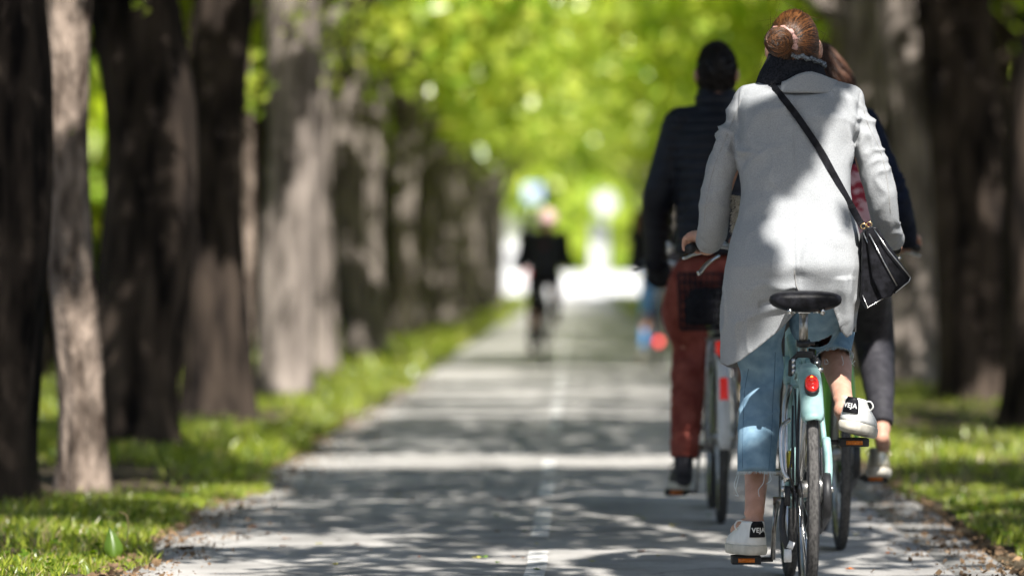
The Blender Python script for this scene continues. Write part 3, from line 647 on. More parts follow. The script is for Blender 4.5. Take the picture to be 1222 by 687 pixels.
    for y, w, zt, zb in ((-.000, .055, .935, .915), (.003, .088, .948, .905), (.02, .108, .957, .896), (.06, .112, .96, .893), (.11, .09, .955, .898), (.16, .052, .95, .91), (.21, .032, .948, .915), (.26, .024, .945, .915), (.275, .014, .938, .92)):
        rr.append([(math.cos(q) * w, y + .06, (zt + zb) / 2 + (abs(math.sin(q)) ** .75) * math.copysign(1, math.sin(q)) * ((zt - zb) / 2) - .006 * (1 - math.cos(q) ** 2) * (y < .15)) for q in np.linspace(0, 2 * PI, 28, endpoint=False)])
    m.loft(rr); sd = B('saddle', m, P.get('saddle_mat', M['blackl']))
    m = MB()
    for s in (-1, 1):
        m.tube(cr([(s * .045, .085, .905), (s * .03, .13, .895), (s * .02, .2, .897), (s * .02, .27, .905), (s * .008, .31, .92)], 4), .0035, 8)
        m.tube([(s * .05, .075, .90), (s * .05, .068, .888), (s * .05, .09, .885)], .008, 8); m.box((s * .036, .15, .893), (.02, .02, .018))
    B('saddle_rails', m, M['chrome'], sd)
    # bars
    gx, gy, gz = P.get('grip', (.315, .92, 1.10)); hz = gz - .0
    m = MB(); m.tube(cr([(0, .967, .90), (0, .955, .99), (0, .965, 1.055)], 4), .0135, 12)
    m.tube(cr([(-gx - .02, gy - .07, gz - .012), (-gx, gy - .02, gz), (-gx * .72, gy + .05, gz), (-.10, .995, gz - .03), (0, 1.0, gz - .04), (.10, .995, gz - .03), (gx * .72, gy + .05, gz), (gx, gy - .02, gz), (gx + .02, gy - .07, gz - .012)], 5), .011, 12)
    m.tube([(0, .965, 1.05), (0, 1.0, gz - .04)], .014, 12); hb = B('handlebar', m, M['chrome'])
    for s in (-1, 1):
        g_ = MB(); g_.tube([(s * (gx + .022), gy - .078, gz - .013), (s * (gx + .015), gy - .06, gz - .010), (s * gx, gy - .02, gz), (s * (gx - .035), gy + .018, gz)], [.017, .0165, .015, .0165], 14); B('grip', g_, M['black'], hb)
        l_ = MB(); Q = cr([(s * (gx - .085), gy + .075, gz + .005), (s * (gx - .06), gy + .085, gz - .012), (s * gx, gy + .055, gz - .028), (s * (gx + .028), gy + .03, gz - .04), (s * (gx + .04), gy + .015, gz - .043)], 4); l_.tube(Q, np.linspace(.010, .006, len(Q)), 10, flat=.8)
        if s < 0 and P.get('lever_low'):
            Q = cr([(-gx + .075, gy - .03, gz - .035), (-gx + .05, gy - .055, gz - .050), (-gx + .03, gy - .07, gz - .067), (-gx + .013, gy - .085, gz - .088), (-gx + .005, gy - .09, gz - .093)], 4); l_.tube(Q, [.006] * 4 + [.0075] * (len(Q) - 8) + [.008] * 4, 12)
        l_.ell((s * (gx - .085), gy + .07, gz + .004), .02, .016, .014); B('brake_lever', l_, M['chrome'], hb)
    m = MB(); m.tube([(-.04, .99, gz - .0), (-.09, .985, gz + .02)], .016, 10); m.tube(cr([(-gx * .7, gy + .07, gz), (-.12, 1.07, gz - .02), (-.03, 1.05, .95), (0, 1.0, .85)], 5), .0028, 6); m.tube(cr([(gx * .7, gy + .07, gz), (.12, 1.07, gz - .02), (.03, 1.05, .95), (.01, 1.0, .80)], 5), .0028, 6); B('cables', m, M['black'], hb)
    # cranks
    th = P.get('crank', math.radians(90)); cl = .185
    def pedal_c(s): a = th if s > 0 else th + PI; return np.array([s * .170, BBy + math.cos(a) * cl, BBz + math.sin(a) * cl])
    for s in (-1, 1):
        p = pedal_c(s); a = MB(); c0 = np.array([s * .072, BBy, BBz]); c1 = p.copy(); c1[0] = s * .085
        a.tube([c0, (c0 + c1) / 2 + [s * .003, 0, 0], c1], [.016, .011, .013], 12, ref=(1, 0, 0), flat=.62); a.tube([(s * .03, BBy, BBz), (s * .084, BBy, BBz)], .013, 14)
        cr_ = B('crank', a, M['steel_d' if s < 0 else 'chrome'])
        pd = MB(); R3 = rot(0, P.get('ptilt', 0)); q = p
        bx_ = MB(); bx_.box((0, .040, 0), (.09, .014, .026)); bx_.box((0, -.040, 0), (.09, .014, .026)); bx_.box((-.042, 0, 0), (.010, .08, .024)); bx_.box((.042, 0, 0), (.010, .08, .024)); bx_.box((0, 0, 0), (.09, .02, .014))
        bx_.tube([(-s * .086, 0, 0), (0, 0, 0)], .008, 10)
        bx_.xf(R3, q); pe = B('pedal', bx_, M['black'], bevel=.003)
        for yy_ in (-.0485, .0485):
            r_ = MB(); r_.box((0, yy_, 0), (.052, .004, .013)); r_.xf(R3, q); B('reflector', r_, M['amber'], pe)
    m = MB(); m.ring((.05, BBy, BBz), .088, .004, 44, 6, 'x'); 
    for i in range(5):
        a = 2 * PI * i / 5; m.tube([(.05, BBy, BBz), (.05, BBy + math.cos(a) * .086, BBz + math.sin(a) * .086)], .006, 6)
    B('chainring', m, M['chrome'])
    if P.get('chain_guard') is not None:
        m = MB(); poly = []
        for q in np.linspace(math.radians(90), math.radians(-90), 14): poly.append((BBy + math.cos(q) * .105, BBz + math.sin(q) * .105))
        for q in np.linspace(math.radians(-90), math.radians(-270), 12): poly.append((0 + math.cos(q) * .07, R - .02 + math.sin(q) * .07))
        m.loft([[(xx, yy_ + (BBy / 2 - yy_) * kk, zz + (.31 - zz) * kk) for yy_, zz in poly] for xx, kk in ((.044, .03), (.047, 0), (.067, 0), (.07, .03))]); B('chain_case', m, P['chain_guard'])
    m = MB(); a = []
    for q in np.linspace(math.radians(80), math.radians(-80), 10): a.append((.05, BBy + math.cos(q) * .09, BBz + math.sin(q) * .09))
    for q in np.linspace(math.radians(-95), math.radians(-265), 10): a.append((.05, math.cos(q) * .035, R + math.sin(q) * .035))
    n = 70; a = np.array(a + [a[0]]); seg = np.r_[0, np.cumsum(np.linalg.norm(np.diff(a, axis=0), axis=1))]; 
    for t_ in np.linspace(0, seg[-1], n, endpoint=False):
        c_ = [np.interp(t_, seg, a[:, i]) for i in range(3)]; m.box(c_, (.007, .009, .007))
    B('chain', m, M['steel_d'])
    m = MB()
    for i, rr_ in enumerate((.048, .042, .036, .03)): m.ring((.036 + i * .0045, 0, R), rr_, .0022, 30, 6, 'x')
    B('sprockets', m, M['chrome'])
    if P.get('extras'):
        # folded stand, mech and cable gear on the left of the wheel
        m = MB(); m.box((-.062, -.01, R - .02), (.016, .05, .06)); Q = cr([(-.07, .02, R - .03), (-.078, .0, R - .10), (-.072, -.02, R - .15), (-.06, -.03, R - .185)], 4); m.tube(Q, .010, 10)
        ks = B('kickstand', m, M['black'])
        m = MB(); m.tube([(-.074, -.045, R - .20), (-.052, -.045, R - .20)], .020, 22); m.tube([(-.062, -.043, R - .165), (-.045, -.043, R - .172)], .012, 10); B('stand_foot', m, M['wht'], ks)
        m = MB(); m.tube([(-.0735, -.065, R - .20), (-.0735, -.066, R - .20)], .006, 8)
        m = MB(); m.tube(cr([(-.045, .17, .66), (-.062, .12, .60), (-.066, .06, .50), (-.064, .01, R + .02)], 5), .0085, 10); m.tube(cr([(-.052, .06, .56), (-.078, .03, .53), (-.078, -.01, .42), (-.06, -.03, .38)], 5), .0065, 10)
        B('stay', m, M['chrome'])
        m = MB(); m.tube(cr([(-.04, .1, .60), (-.05, -.05, .47), (-.058, -.06, .40), (-.045, -.03, .36), (-.03, -.06, .28)], 6), .0035, 6); m.tube(cr([(-.03, .16, .65), (-.036, -.03, .52), (-.034, -.08, .42), (-.022, -.10, .34), (-.026, -.09, .24)], 6), .003, 6); B('cable', m, M['black'])
        m = MB(); m.box((-.052, .03, .44), (.010, .022, .05)); B('maker_plate', m, mat('yellow_label', (.6, .55, .05), .4)); 
        m = MB(); m.tube([(-.066, 0, R), (-.080, 0, R)], .010, 12); m.tube([(.066, 0, R), (.080, 0, R)], .010, 12); B('axle_nut', m, M['chrome'])
        # black dress plate beside the wheel
        for s in (-1, 1):
            m = MB(); poly = [(.045, R + .12), (.045, R - .10), (.0, R - .12), (-.02, R - .05), (-.02, R + .05), (.0, R + .13)]
            m.loft([[(s * xx, yy_, zz) for yy_, zz in poly] for xx in (.040, .046)]); B('hub_cover', m, M['black'], bevel=.003)
        m = MB(); m.tube(cr([(.062, .08, .50), (.066, .03, .42), (.060, 0, R)], 4), .013, 10); B('white_stay', m, M['mint'])
    if P.get('rack'):
        m = MB()
        for s in (-1, 1):
            m.tube(cr([(s * .05, .2, .74), (s * .055, .1, .745), (s * .055, -.2, .745)], 3), .005, 8)
            m.tube([(s * .055, -.02, .745), (s * .065, 0, R)], .0045, 8); m.tube([(s * .055, -.17, .745), (s * .065, 0, R)], .0045, 8)
        for yy_ in (-.2, -.1, 0, .1): m.tube([(-.055, yy_, .745), (.055, yy_, .745)], .004, 6)
        rk = B('rack', m, M['steel_d'])
        m = MB(); m.box((-.0, -.215, .715), (.06, .02, .05)); B('rear_reflector', m, M['red'], rk, bevel=.004)
    if P.get('basket'):
        cx, w, dpt, z0, z1 = P['basket']; m = MB()
        def fr_(z, k, r): m.tube([(cx - w * k, -dpt * k, z), (cx + w * k, -dpt * k, z), (cx + w * k, dpt * k, z), (cx - w * k, dpt * k, z)], r, 6, closed=True)
        for i, z in enumerate(np.linspace(z0, z1, 7)): fr_(z, .9 + .1 * i / 6, .0045 if i in (0, 6) else .0035)
        for i in range(9):
            u = -1 + 2 * i / 8
            for s in (-1, 1):
                m.tube([(cx + u * w * .9, s * dpt * .9, z0), (cx + u * w, s * dpt, z1)], .0032, 4); m.tube([(cx + s * w * .9, u * dpt * .9, z0), (cx + s * w, u * dpt, z1)], .0032, 4)
            m.tube([(cx + u * w * .9, -dpt * .9, z0), (cx + u * w * .9, dpt * .9, z0)], .003, 4)
        B('wire_basket', m, M['blackcloth'])
    return b, (lambda s: pedal_c(s) + ORG_b)

B1, ped1 = bicycle((.713, 12.8), 'mint bicycle with round red tail light under the woman in the grey coat', dict(frame=M['mint'], guard=(36, 112), gw=.0355, light=55, lit=True, crank=math.radians(88), extras=True, chain_guard=M['black'], grip=(.315, .93, 1.10), lever_low=True))
B3, ped3 = bicycle((.972, 15.3), 'lime green bicycle with black tyres, mostly hidden behind the mint one', dict(frame=M['green'], guard=(30, 115), gw=.036, light=55, crank=math.radians(-18), chain_guard=M['black'], grip=(.325, .90, 1.12)))
B2, ped2 = bicycle((.593, 16.9), 'silver grey bicycle with white mudguard, rear reflectors and black wire basket', dict(frame=M['steel_d'], guard=(-5, 115), gw=.026, guard_mat=M['wht'], guard2=(25, 40, M['red']), light=60, crank=math.radians(95), rack=True, basket=(-.083, .088, .14, .785, 1.01), grip=(.30, .86, 1.06)))
m = MB(); bx0 = .593 - .083
m.loft([superring_((bx0, 16.9 + .01, z), w, d) for z, w, d in ((.80, .05, .08), (.82, .06, .10), (.88, .062, .105), (.93, .05, .09), (.95, .03, .06))])
cb = build('cloth_bag', m, M['blackcloth'], None, loc=(bx0, 16.91, .80)); tag(cb, 'soft black bag lying inside the black wire basket', 'bag')
B4, ped4 = bicycle((-.33, 46.0), 'distant dark bicycle under the cyclist with pale pink helmet', dict(frame=M['blackcloth'], crank=math.radians(70), lens=M['black']))
B5, ped5 = bicycle((.90, 45.0), 'distant bicycle with a glowing red tail light under the blue jeans rider', dict(frame=M['blackcloth'], crank=math.radians(95), lens=M['black']))
m = MB(); m.ell((.0, -.37, .30), .036, .02, .036, 16, 10); build('rear_lamp', m, mat('bright_red_lamp', (.8, .03, .03), .3, emit=(1, .1, .1, 1.6)), B5, local=True)
# ------------------------------------------------------------------ people
def fist(m, c, side, tilt=0.0):
    """five fingers closed round a grip that runs along x through c; palm on top and behind"""
    c = np.array(c); Rz = rot(side * -.35)
    def pt(u, ang, r): return c + Rz @ np.array([u, -math.cos(ang) * r, math.sin(ang) * r])
    for i, (u, ln) in enumerate(((-.033, .85), (-.011, 1.0), (.011, .97), (.032, .8))):
        u *= side; A = np.linspace(math.radians(60), math.radians(60 + 190 * ln), 9)
        m.tube([pt(u, a, .0265) for a in A], np.linspace(.0098, .0078, 9), 10); m.ell(pt(u, A[-1], .0265), .0078, .0078, .0078, 10, 8); m.ell(pt(u, A[0], .028), .0105, .0105, .0105, 10, 8)
    m.ell(pt(0, math.radians(55), .033), .045, .026, .022, 18, 12, Rz)
    th = cr([pt(-.04 * side, math.radians(20), .03), pt(-.05 * side, math.radians(-20), .030), pt(-.045 * side, math.radians(-65), .027), pt(-.03 * side, math.radians(-100), .026)], 3); m.tube(th, np.linspace(.0125, .0085, len(th)), 10); m.ell(th[-1], .0085, .0085, .0085, 10, 8)
    return pt(0, math.radians(30), .055)
def body(J, scale=1.0):
    """one body: head with face, neck, trunk, limbs, closed fists, feet - fused afterwards"""
    m = MB(); H = np.array(J['head']); k = J.get('hs', 1.0); yaw = J.get('hyaw', 0); Rh = rot(yaw)
    def h(x, y, z): return H + Rh @ np.array([x, y, z]) * k
    m.ell(H, .076 * k, .093 * k, .112 * k, 24, 18, Rh); m.ell(h(0, .035, -.055), .058 * k, .06 * k, .062 * k, 18, 12)
    m.ell(h(0, .062, -.095), .026 * k, .024 * k, .02 * k); m.ell(h(0, .083, .02), .055 * k, .018 * k, .014 * k)
    m.tube([h(0, .09, .018), h(0, .108, -.022), h(0, .098, -.03)], [.008, .014, .010], 10); m.ell(h(0, .094, -.058), .026 * k, .01, .007); m.ell(h(0, .092, -.068), .022 * k, .01, .007)
    for s in (-1, 1):
        m.ell(h(s * .031, .082, .0), .014, .010, .010); m.ell(h(s * .045, .068, -.03), .022, .02, .02)
        m.ell(h(s * .081, -.008, -.012), .010, .020, .032, 14, 10, Rh @ rot(s * -.5, .15)); m.ell(h(s * .078, .0, -.035), .007, .010, .012)
    N = np.array(J['neck']); m.limb([h(0, -.01, -.06), (h(0, -.01, -.06) + N) / 2, N], [.055, .052, .06])
    SL, SR, HL, HR = [np.array(J[q]) for q in ('sL', 'sR', 'hL', 'hR')]; P = (HL + HR) / 2; C = (SL + SR) / 2
    w = np.linalg.norm(SR - SL) / 2
    rings = []
    for t, hw, hd in ((.02, .45, .05), (.12, .72, .07), (.3, .72, .08), (.5, .64, .08), (.68, .60, .075), (.85, .62, .08), (1.0, .62, .085), (1.06, .45, .06)):
        c = C + (P - C) * t; rings.append([c + np.array([math.cos(a) * hw * w, math.sin(a) * hd, .03 * (1 - t)]) for a in np.linspace(0, 2 * PI, 28, endpoint=False)])
    m.loft(rings); m.limb([SL, C + [0, .0, .0], SR], [.036, .05, .036])
    for s, q in ((-1, 'L'), (1, 'R')):
        m.limb([J['s' + q], J['e' + q], J['w' + q]], [.034, .030, .024])
        hand = fist(m, J['g' + q], s); m.limb([J['w' + q], hand], [.025, .026])
        m.limb([np.array(J['h' + q]) + [0, .03, 0], *J.get('t' + q, []), J['k' + q]], [.058] + [.046] * len(J.get('t' + q, [])) + [.040]); m.limb([J['k' + q], np.array(J['k' + q]) * .62 + np.array(J['a' + q]) * .38 + [0, -.012, 0], np.array(J['k' + q]) * .25 + np.array(J['a' + q]) * .75, J['a' + q]], [.040, J.get('calf', .050), .036, .031])
        A = np.array(J['a' + q]); yw = J.get('f' + q, (0, 0)); Rf = rot(*yw); m.limb([A + Rf @ [0, -.015, -.03], A + Rf @ [0, .07, -.045], A + Rf @ [0, .16, -.06]], [.028, .03, .024])
        m.ell(A + [s * .024, 0, .0], .009, .012, .013); m.ell(A + [-s * .024, 0, .006], .009, .012, .013)
    return m
def person(J, label, loc, voxel=.006, cat='person'):
    me = fuse(body(J), voxel, 3); o = build('person', me, M['skin'], None, loc=loc, normals=False); return tag(o, label, cat)
def crumple(me, regions, seed=0, base=.0025, bscale=9):
    """folds along the surface normal. regions: (centre, radius, amplitude, frequency xyz)"""
    co, no = mget(me); d = base * fbm(co * bscale, 3, seed)
    for c, rad, amp, fq in regions:
        w = np.exp(-(((co - np.array(c)) / np.array(rad)) ** 2).sum(1)); wp = co * np.array(fq) + 1.1 * np.stack([noise(co * 9, seed + 7), noise(co * 9, seed + 8), noise(co * 9, seed + 9)], 1); n = (1 - np.abs(noise(wp, seed + 3)) * 2.2); n = np.sign(n) * np.abs(n) ** 1.3; d += amp * 1.25 * w * n
    mset(me, co + no * d[:, None])
def superring(c, hw, hd, n=40, e=2.4, k=(1, 1)):
    a = np.linspace(0, 2 * PI, n, endpoint=False); ca, sa = np.cos(a), np.sin(a)
    return np.stack([c[0] + hw * np.sign(ca) * np.abs(ca) ** (2 / e), c[1] + hd * np.sign(sa) * np.abs(sa) ** (2 / e), np.full(n, c[2])], 1)

def sneaker(name, heel, R3, parent, upper, sole, tab=None, L=.275, text=None, lace=None, trim=None):
    """heel: point under the heel on the ground side"""
    def outline(z, y0, y1, w, n=36, yaw=0):
        o = []
        for q in np.linspace(0, 2 * PI, n, endpoint=False):
            t = (1 - math.cos(q)) / 2; y = y0 + (y1 - y0) * t; u = t
            hw = w * (.034 * min(1, (u / .07)) ** .5 * (1 - .0 * u) + .012 * math.sin(PI * min(1, u * 1.15)) ** 2) * (min(1, (1 - u) / .22)) ** .5
            o.append((math.copysign(hw, math.sin(q)) if abs(math.sin(q)) > 1e-6 else 0, y, z))
        return o
    def T(m): return m.xf(R3, heel)
    s = MB(); s.loft([outline(0, .006, L - .01, .93), outline(.004, 0, L, 1.0), outline(.012, -.003, L + .002, 1.05), outline(.026, -.003, L, 1.05), outline(.031, .0, L - .004, 1.0)]); sh = build(name, T(s), sole, parent)
    u = MB(); u.loft([outline(.028, .002, L - .006, .99), outline(.042, .001, L - .012, .98), outline(.055, .001, L - .03, .93), outline(.066, .002, L * .78, .86), outline(.076, .003, L * .66, .80), outline(.086, .004, L * .53, .74), outline(.096, .003, L * .44, .72), outline(.104, .004, L * .40, .70), outline(.106, .010, L * .38, .60), outline(.098, .016, L * .36, .52)]); build('upper', T(u), upper, sh)
    if lace:
        l = MB()
        for i in range(6):
            y = L * (.40 + .07 * i); z = .094 - .0085 * i; l.tube(cr([(-.024, y, z - .006), (0, y + .004, z + .004), (.024, y, z - .006)], 3), .003, 6)
        for s_ in (-1, 1): l.tube(cr([(0, L * .4, .1), (s_ * .03, L * .38, .105), (s_ * .045, L * .34, .088), (s_ * .028, L * .36, .075), (0, L * .4, .095)], 5), .0026, 6)
        build('laces', T(l), lace, sh)
    if tab:
        t = MB(); rr = []
        for z, w, yo in ((.056, .0275, -.0035), (.060, .028, -.0042), (.098, .0225, -.0022), (.106, .019, .0)):
            rr.append([(math.sin(a) * w, yo + (1 - math.cos(a)) * .02 + d, z) for a, d in [(q, 0) for q in np.linspace(-1.15, 1.15, 13)] + [(q, .004) for q in np.linspace(1.15, -1.15, 13)]])
        t.loft(rr); tb = build('heel_tab', T(t), tab, sh)
        if text:
            cu = bpy.data.curves.new('t', 'FONT'); cu.body = text; cu.size = .0205; cu.align_x = 'CENTER'; cu.align_y = 'CENTER'; cu.extrude = .0006; cu.offset = .0006; cu.space_character = 1.15; cu.resolution_u = 3
            ot = bpy.data.objects.new('t', cu); COL.objects.link(ot); dg = bpy.context.evaluated_depsgraph_get(); me = bpy.data.meshes.new_from_object(ot.evaluated_get(dg)); bpy.data.objects.remove(ot); me.materials.clear()
            co = mget(me, False); x = co[:, 0] * .92; n = np.stack([x, -.0046 + .0 + (1 - np.cos(np.clip(x / .028, -1, 1))) * .022 - co[:, 2], .078 + co[:, 1]], 1)
            mset(me, n @ np.array(R3).T + np.array(heel)); build('lettering', me, M['white'], tb, smooth=False, normals=False)
    if trim:
        t = MB()
        for s_ in (-1, 1):
            t.tube([(s_ * .0365, .075, .036), (s_ * .034, .11, .062), (s_ * .030, .125, .072)], .003, 6, flat=.6); t.tube([(s_ * .0375, .10, .036), (s_ * .035, .13, .058)], .003, 6, flat=.6)
        build('side_stripe', T(t), trim, sh)
    return sh

# ================================================================== woman in the grey coat
g1 = lambda s: np.array([.713 + s * .315, 12.8 + .91, 1.10])
J = dict(head=W(947, 55, 13.42), neck=W(947, 100, 13.42), sL=W(897, 122, 13.40), sR=W(1012, 122, 13.40), hL=np.array([.713 - .085, 13.20, 1.0]), hR=np.array([.713 + .085, 13.20, 1.0]),
         eL=W(856, 245, 13.40), eR=W(1048, 245, 13.40), wL=W(846, 283, 13.63), wR=W(1062, 283, 13.63), gL=g1(-1), gR=g1(1), hyaw=-.08,
         kL=np.array([.60, 13.42, .60]), aL=W(900, 612, 13.17), kR=np.array([.835, 13.60, .80]), aR=W(1006, 478, 13.20), fL=(.30, -.02), fR=(-.28, -.12), tL=[W(904, 400, 13.31), W(909, 440, 13.34)], tR=[W(972, 385, 13.37), W(985, 374, 13.50)])
pw = person(J, 'woman cycling away in a long grey wool coat, cropped jeans and white sneakers', (.713, 13.2, 0))
D0 = 13.2
# --- coat
m = MB(); rings = []
for py, l, r, yc, hd in ((97, 912, 985, 13.42, .055), (101, 898, 1003, 13.42, .075), (106, 886, 1018, 13.41, .095), (118, 881, 1027, 13.40, .12), (140, 880, 1028, 13.38, .138), (170, 879, 1020, 13.36, .145), (200, 883, 1016, 13.33, .145), (230, 885, 1016, 13.30, .145),
                         (260, 881, 1021, 13.27, .15), (290, 872, 1029, 13.24, .165), (318, 866, 1031, 13.22, .18), (345, 864, 1029, 13.23, .18), (372, 862, 1025, 13.26, .175), (405, 861, 1019, 13.28, .17), (450, 861, 1012, 13.29, .17), (462, 861, 1010, 13.29, .17)):
    Df = yc - hd * .5; a, b = W(l, py, Df)[0], W(r, py, Df)[0]; rings.append(superring(((a + b) / 2, yc, W(0, py, yc - hd * .7)[2]), (b - a) / 2, hd, 56, 2.5))
m.loft(rings)
m.limb([W(893, 121, 13.40), W(955, 112, 13.40), W(1015, 121, 13.40)], [.052, .06, .052])
sl = [W(895, 126, 13.40), W(876, 165, 13.39), W(860, 205, 13.38), W(854, 245, 13.40), W(851, 272, 13.46), W(847, 285, 13.58), W(845, 287, 13.66)]
sr = [W(1012, 126, 13.40), W(1029, 165, 13.39), W(1043, 205, 13.38), W(1053, 243, 13.40), W(1057, 270, 13.46), W(1062, 283, 13.58), W(1066, 286, 13.66)]
m.limb(sl, [.058, .052, .048, .050, .049, .045, .043], 20); m.limb(sr, [.055, .050, .046, .046, .043, .039, .036], 20)
me = fuse(m, .0055, 5)
reg = [(W(860, 150, 13.35), (.06, .14, .13), .011, (9, 9, 23)), (W(850, 240, 13.38), (.06, .14, .08), .006, (12, 9, 16)), (W(850, 285, 13.5), (.07, .12, .05), .005, (10, 10, 26)),
       (W(1040, 150, 13.35), (.06, .14, .13), .012, (9, 9, 22)), (W(1055, 215, 13.38), (.06, .14, .1), .008, (13, 9, 15)), (W(1062, 270, 13.5), (.06, .12, .05), .006, (10, 10, 26)),
       (W(950, 125, 13.25), (.22, .2, .045), .012, (5, 5, 17)), (W(900, 120, 13.25), (.06, .2, .06), .008, (16, 10, 9)), (W(885, 175, 13.3), (.05, .12, .06), .012, (18, 10, 13)), (W(1017, 175, 13.3), (.05, .12, .06), .012, (18, 10, 13)),
       (W(930, 340, 13.1), (.10, .12, .05), .010, (9, 9, 17)), (W(885, 370, 13.2), (.06, .15, .12), .014, (14, 5, 4)), (W(1010, 360, 13.2), (.05, .15, .09), .010, (16, 5, 6)), (W(950, 240, 13.1), (.15, .2, .2), .007, (4, 4, 6)), (W(985, 300, 13.1), (.07, .2, .09), .008, (9, 5, 5)), (W(915, 200, 13.2), (.05, .2, .09), .006, (12, 5, 7))]
crumple(me, reg, 12, .0040, 8)
# centre back seam, shoulder seams pressed into the cloth; buttocks and hollow of the back
co, no = mget(me); px = VX + co[:, 0] * F / co[:, 1]; py = VY - (co[:, 2] - CH) * F / co[:, 1]; back = (co[:, 1] < 13.38)
sx = np.interp(py, [110, 150, 250, 300, 345], [948, 949, 947, 947, 950]); d = -.0035 * np.exp(-((px - sx) / 1.3) ** 2) * back * (py > 100) * (py < 350)
d += .0025 * np.exp(-((px - sx - 3.5) / 2.5) ** 2) * back * (py > 280) * (py < 350)
d += -.004 * back * (py < 172) * (py > 104) * (np.exp(-((px - np.interp(py, [104, 130, 172], [881, 879, 883])) / 1.4) ** 2) + np.exp(-((px - np.interp(py, [104, 130, 172], [1027, 1025, 1017])) / 1.4) ** 2))
d += .028 * np.exp(-((px - 925) / 22) ** 2 - ((py - 315) / 26) ** 2) * back + .028 * np.exp(-((px - 978) / 24) ** 2 - ((py - 312) / 28) ** 2) * back - .010 * np.exp(-((px - 950) / 10) ** 2 - ((py - 335) / 30) ** 2) * back
d += .009 * np.exp(-((px - 918) / 22) ** 2 - ((py - 140) / 25) ** 2) * back + .009 * np.exp(-((px - 985) / 22) ** 2 - ((py - 145) / 25) ** 2) * back
# pulled fold above the saddle running down left, flared tail on the right
fl = 345 + (px - 950) * -.35
d += -.010 * np.exp(-((py - fl - 4) / 4) ** 2) * back * (px < 948) * (px > 905) + .008 * np.exp(-((py - fl - 13) / 6) ** 2) * back * (px < 948) * (px > 890)
d += .018 * np.exp(-((px - (1008 + (py - 360) * .06)) / 8) ** 2) * (py > 330) * back
mset(me, co + no * d[:, None])
# cut the hem
co = mget(me, False); px = VX + co[:, 0] * F / co[:, 1]
hb_ = np.interp(px, [855, 868, 882, 905, 930, 945, 962, 985, 992, 998, 1004, 1010, 1016, 1024, 1035], [430, 436, 431, 414, 394, 378, 356, 356, 362, 378, 396, 403, 399, 380, 350])
hf_ = np.interp(px, [855, 868, 882, 905, 930, 945, 962, 980, 1000, 1035], [430, 438, 438, 428, 405, 385, 372, 374, 396, 396])
isb = co[:, 1] < 13.25; hem = np.where(isb, hb_, hf_); zh = CH - (hem - VY) / F * co[:, 1]
bm = bmesh.new(); bm.from_mesh(me); bm.verts.ensure_lookup_table()
dead = [v for v in bm.verts if v.co.z < zh[v.index] - .004]; bmesh.ops.delete(bm, geom=dead, context='VERTS')
for v in bm.verts:
    if any(e.is_boundary for e in v.link_edges):
        p_ = VX + v.co.x * F / v.co.y
        v.co.z = CH - (float(np.interp(p_, [855, 868, 882, 905, 930, 945, 962, 985, 992, 998, 1004, 1010, 1016, 1024, 1035], [430, 436, 431, 414, 394, 378, 356, 356, 362, 378, 396, 403, 399, 380, 350]) if v.co.y < 13.25 else np.interp(p_, [855, 868, 882, 905, 930, 945, 962, 980, 1000, 1035], [430, 438, 438, 428, 405, 385, 372, 374, 396, 396])) - VY) / F * v.co.y
for _ in range(3):
    bd = [v for v in bm.verts if any(e.is_boundary for e in v.link_edges)]; new = {}
    for v in bd:
        nb = [e.other_vert(v).co for e in v.link_edges if e.is_boundary]
        if len(nb) == 2: new[v] = (v.co * 2 + nb[0] + nb[1]) / 4
    for v, c_ in new.items(): v.co = c_
bm.to_mesh(me); bm.free()
coat_tree = bvh(me)
coat = build('coat', me, M['coat'], pw, normals=False); coat.data.materials.append(M['coatin'])
sm = coat.modifiers.new('thickness', 'SOLIDIFY'); sm.thickness = .0035; sm.offset = -1; sm.material_offset = 1
# collar turned up behind the neck
m = MB(); rr = []
for t in np.linspace(0, 1, 7):
    ring = []
    for a in np.linspace(-.42, 1.5, 26):
        px_ = 952 + math.sin(a) * (52 - 6 * t); yb = 13.42 - math.cos(a) * (.150 - .018 * t)
        top = float(np.interp(px_, [900, 922, 938, 950, 960, 968, 978, 990, 1004], [102, 102, 97, 90, 86.5, 86, 89, 94, 99])); bot = 114 - 3 * math.cos(a); ring.append(W(px_, bot + (top - bot) * t, yb))
    rr.append(ring)
m.loft(rr, closed=False); cl = build('collar', m, M['coat'], coat); s_ = cl.modifiers.new('t', 'SOLIDIFY'); s_.thickness = .007; s_.offset = 0
# vent stitch line
m = MB(); L_ = [hit(coat_tree, x, y, .001) for x, y in ((947, 312), (948, 325), (949, 335), (951, 343), (954, 348))]
L_ = [p for p in L_ if p is not None]
if len(L_) > 2: m.tube(cr(L_, 3), .0016, 6); build('vent_edge', m, M['coatin'], coat)
# cuff tabs with buttons
for px_, sgn in ((839, -1), (1069, 1)):
    m = MB(); P_ = [W(px_ + 6 * -sgn * .3, 266, 13.47), W(px_, 282, 13.50), W(px_ - 4 * -sgn * -1, 296, 13.54)]
    m.tube(cr(P_, 4), .014, 10, ref=(0, 1, 0), flat=.5); cf = build('cuff_tab', m, M['coat'], coat); m = MB(); c_ = W(px_ - sgn * 1, 283, 13.475); m.ell(c_, .006, .003, .007); build('button', m, M['black'], cf)
# sleeve seam lines
for pts in (((884, 120), (868, 160), (852, 200), (843, 240), (840, 266)), ((1026, 112), (1036, 150), (1050, 180), (1058, 215), (1062, 255))):
    q = [hit(coat_tree, x, y, .0005) for x, y in pts]; q = [p for p in q if p is not None]
    if len(q) > 2:
        Q = cr(q, 6); Q2 = []
        for p in Q:
            px_, py_ = VX + p[0] * F / p[1], VY - (p[2] - CH) * F / p[1]; h_ = hit(coat_tree, px_, py_, .0003); Q2.append(h_ if h_ is not None else p)
        m = MB(); m.tube(Q2, .0009, 6); build('sleeve_seam', m, M['coatin'], coat)
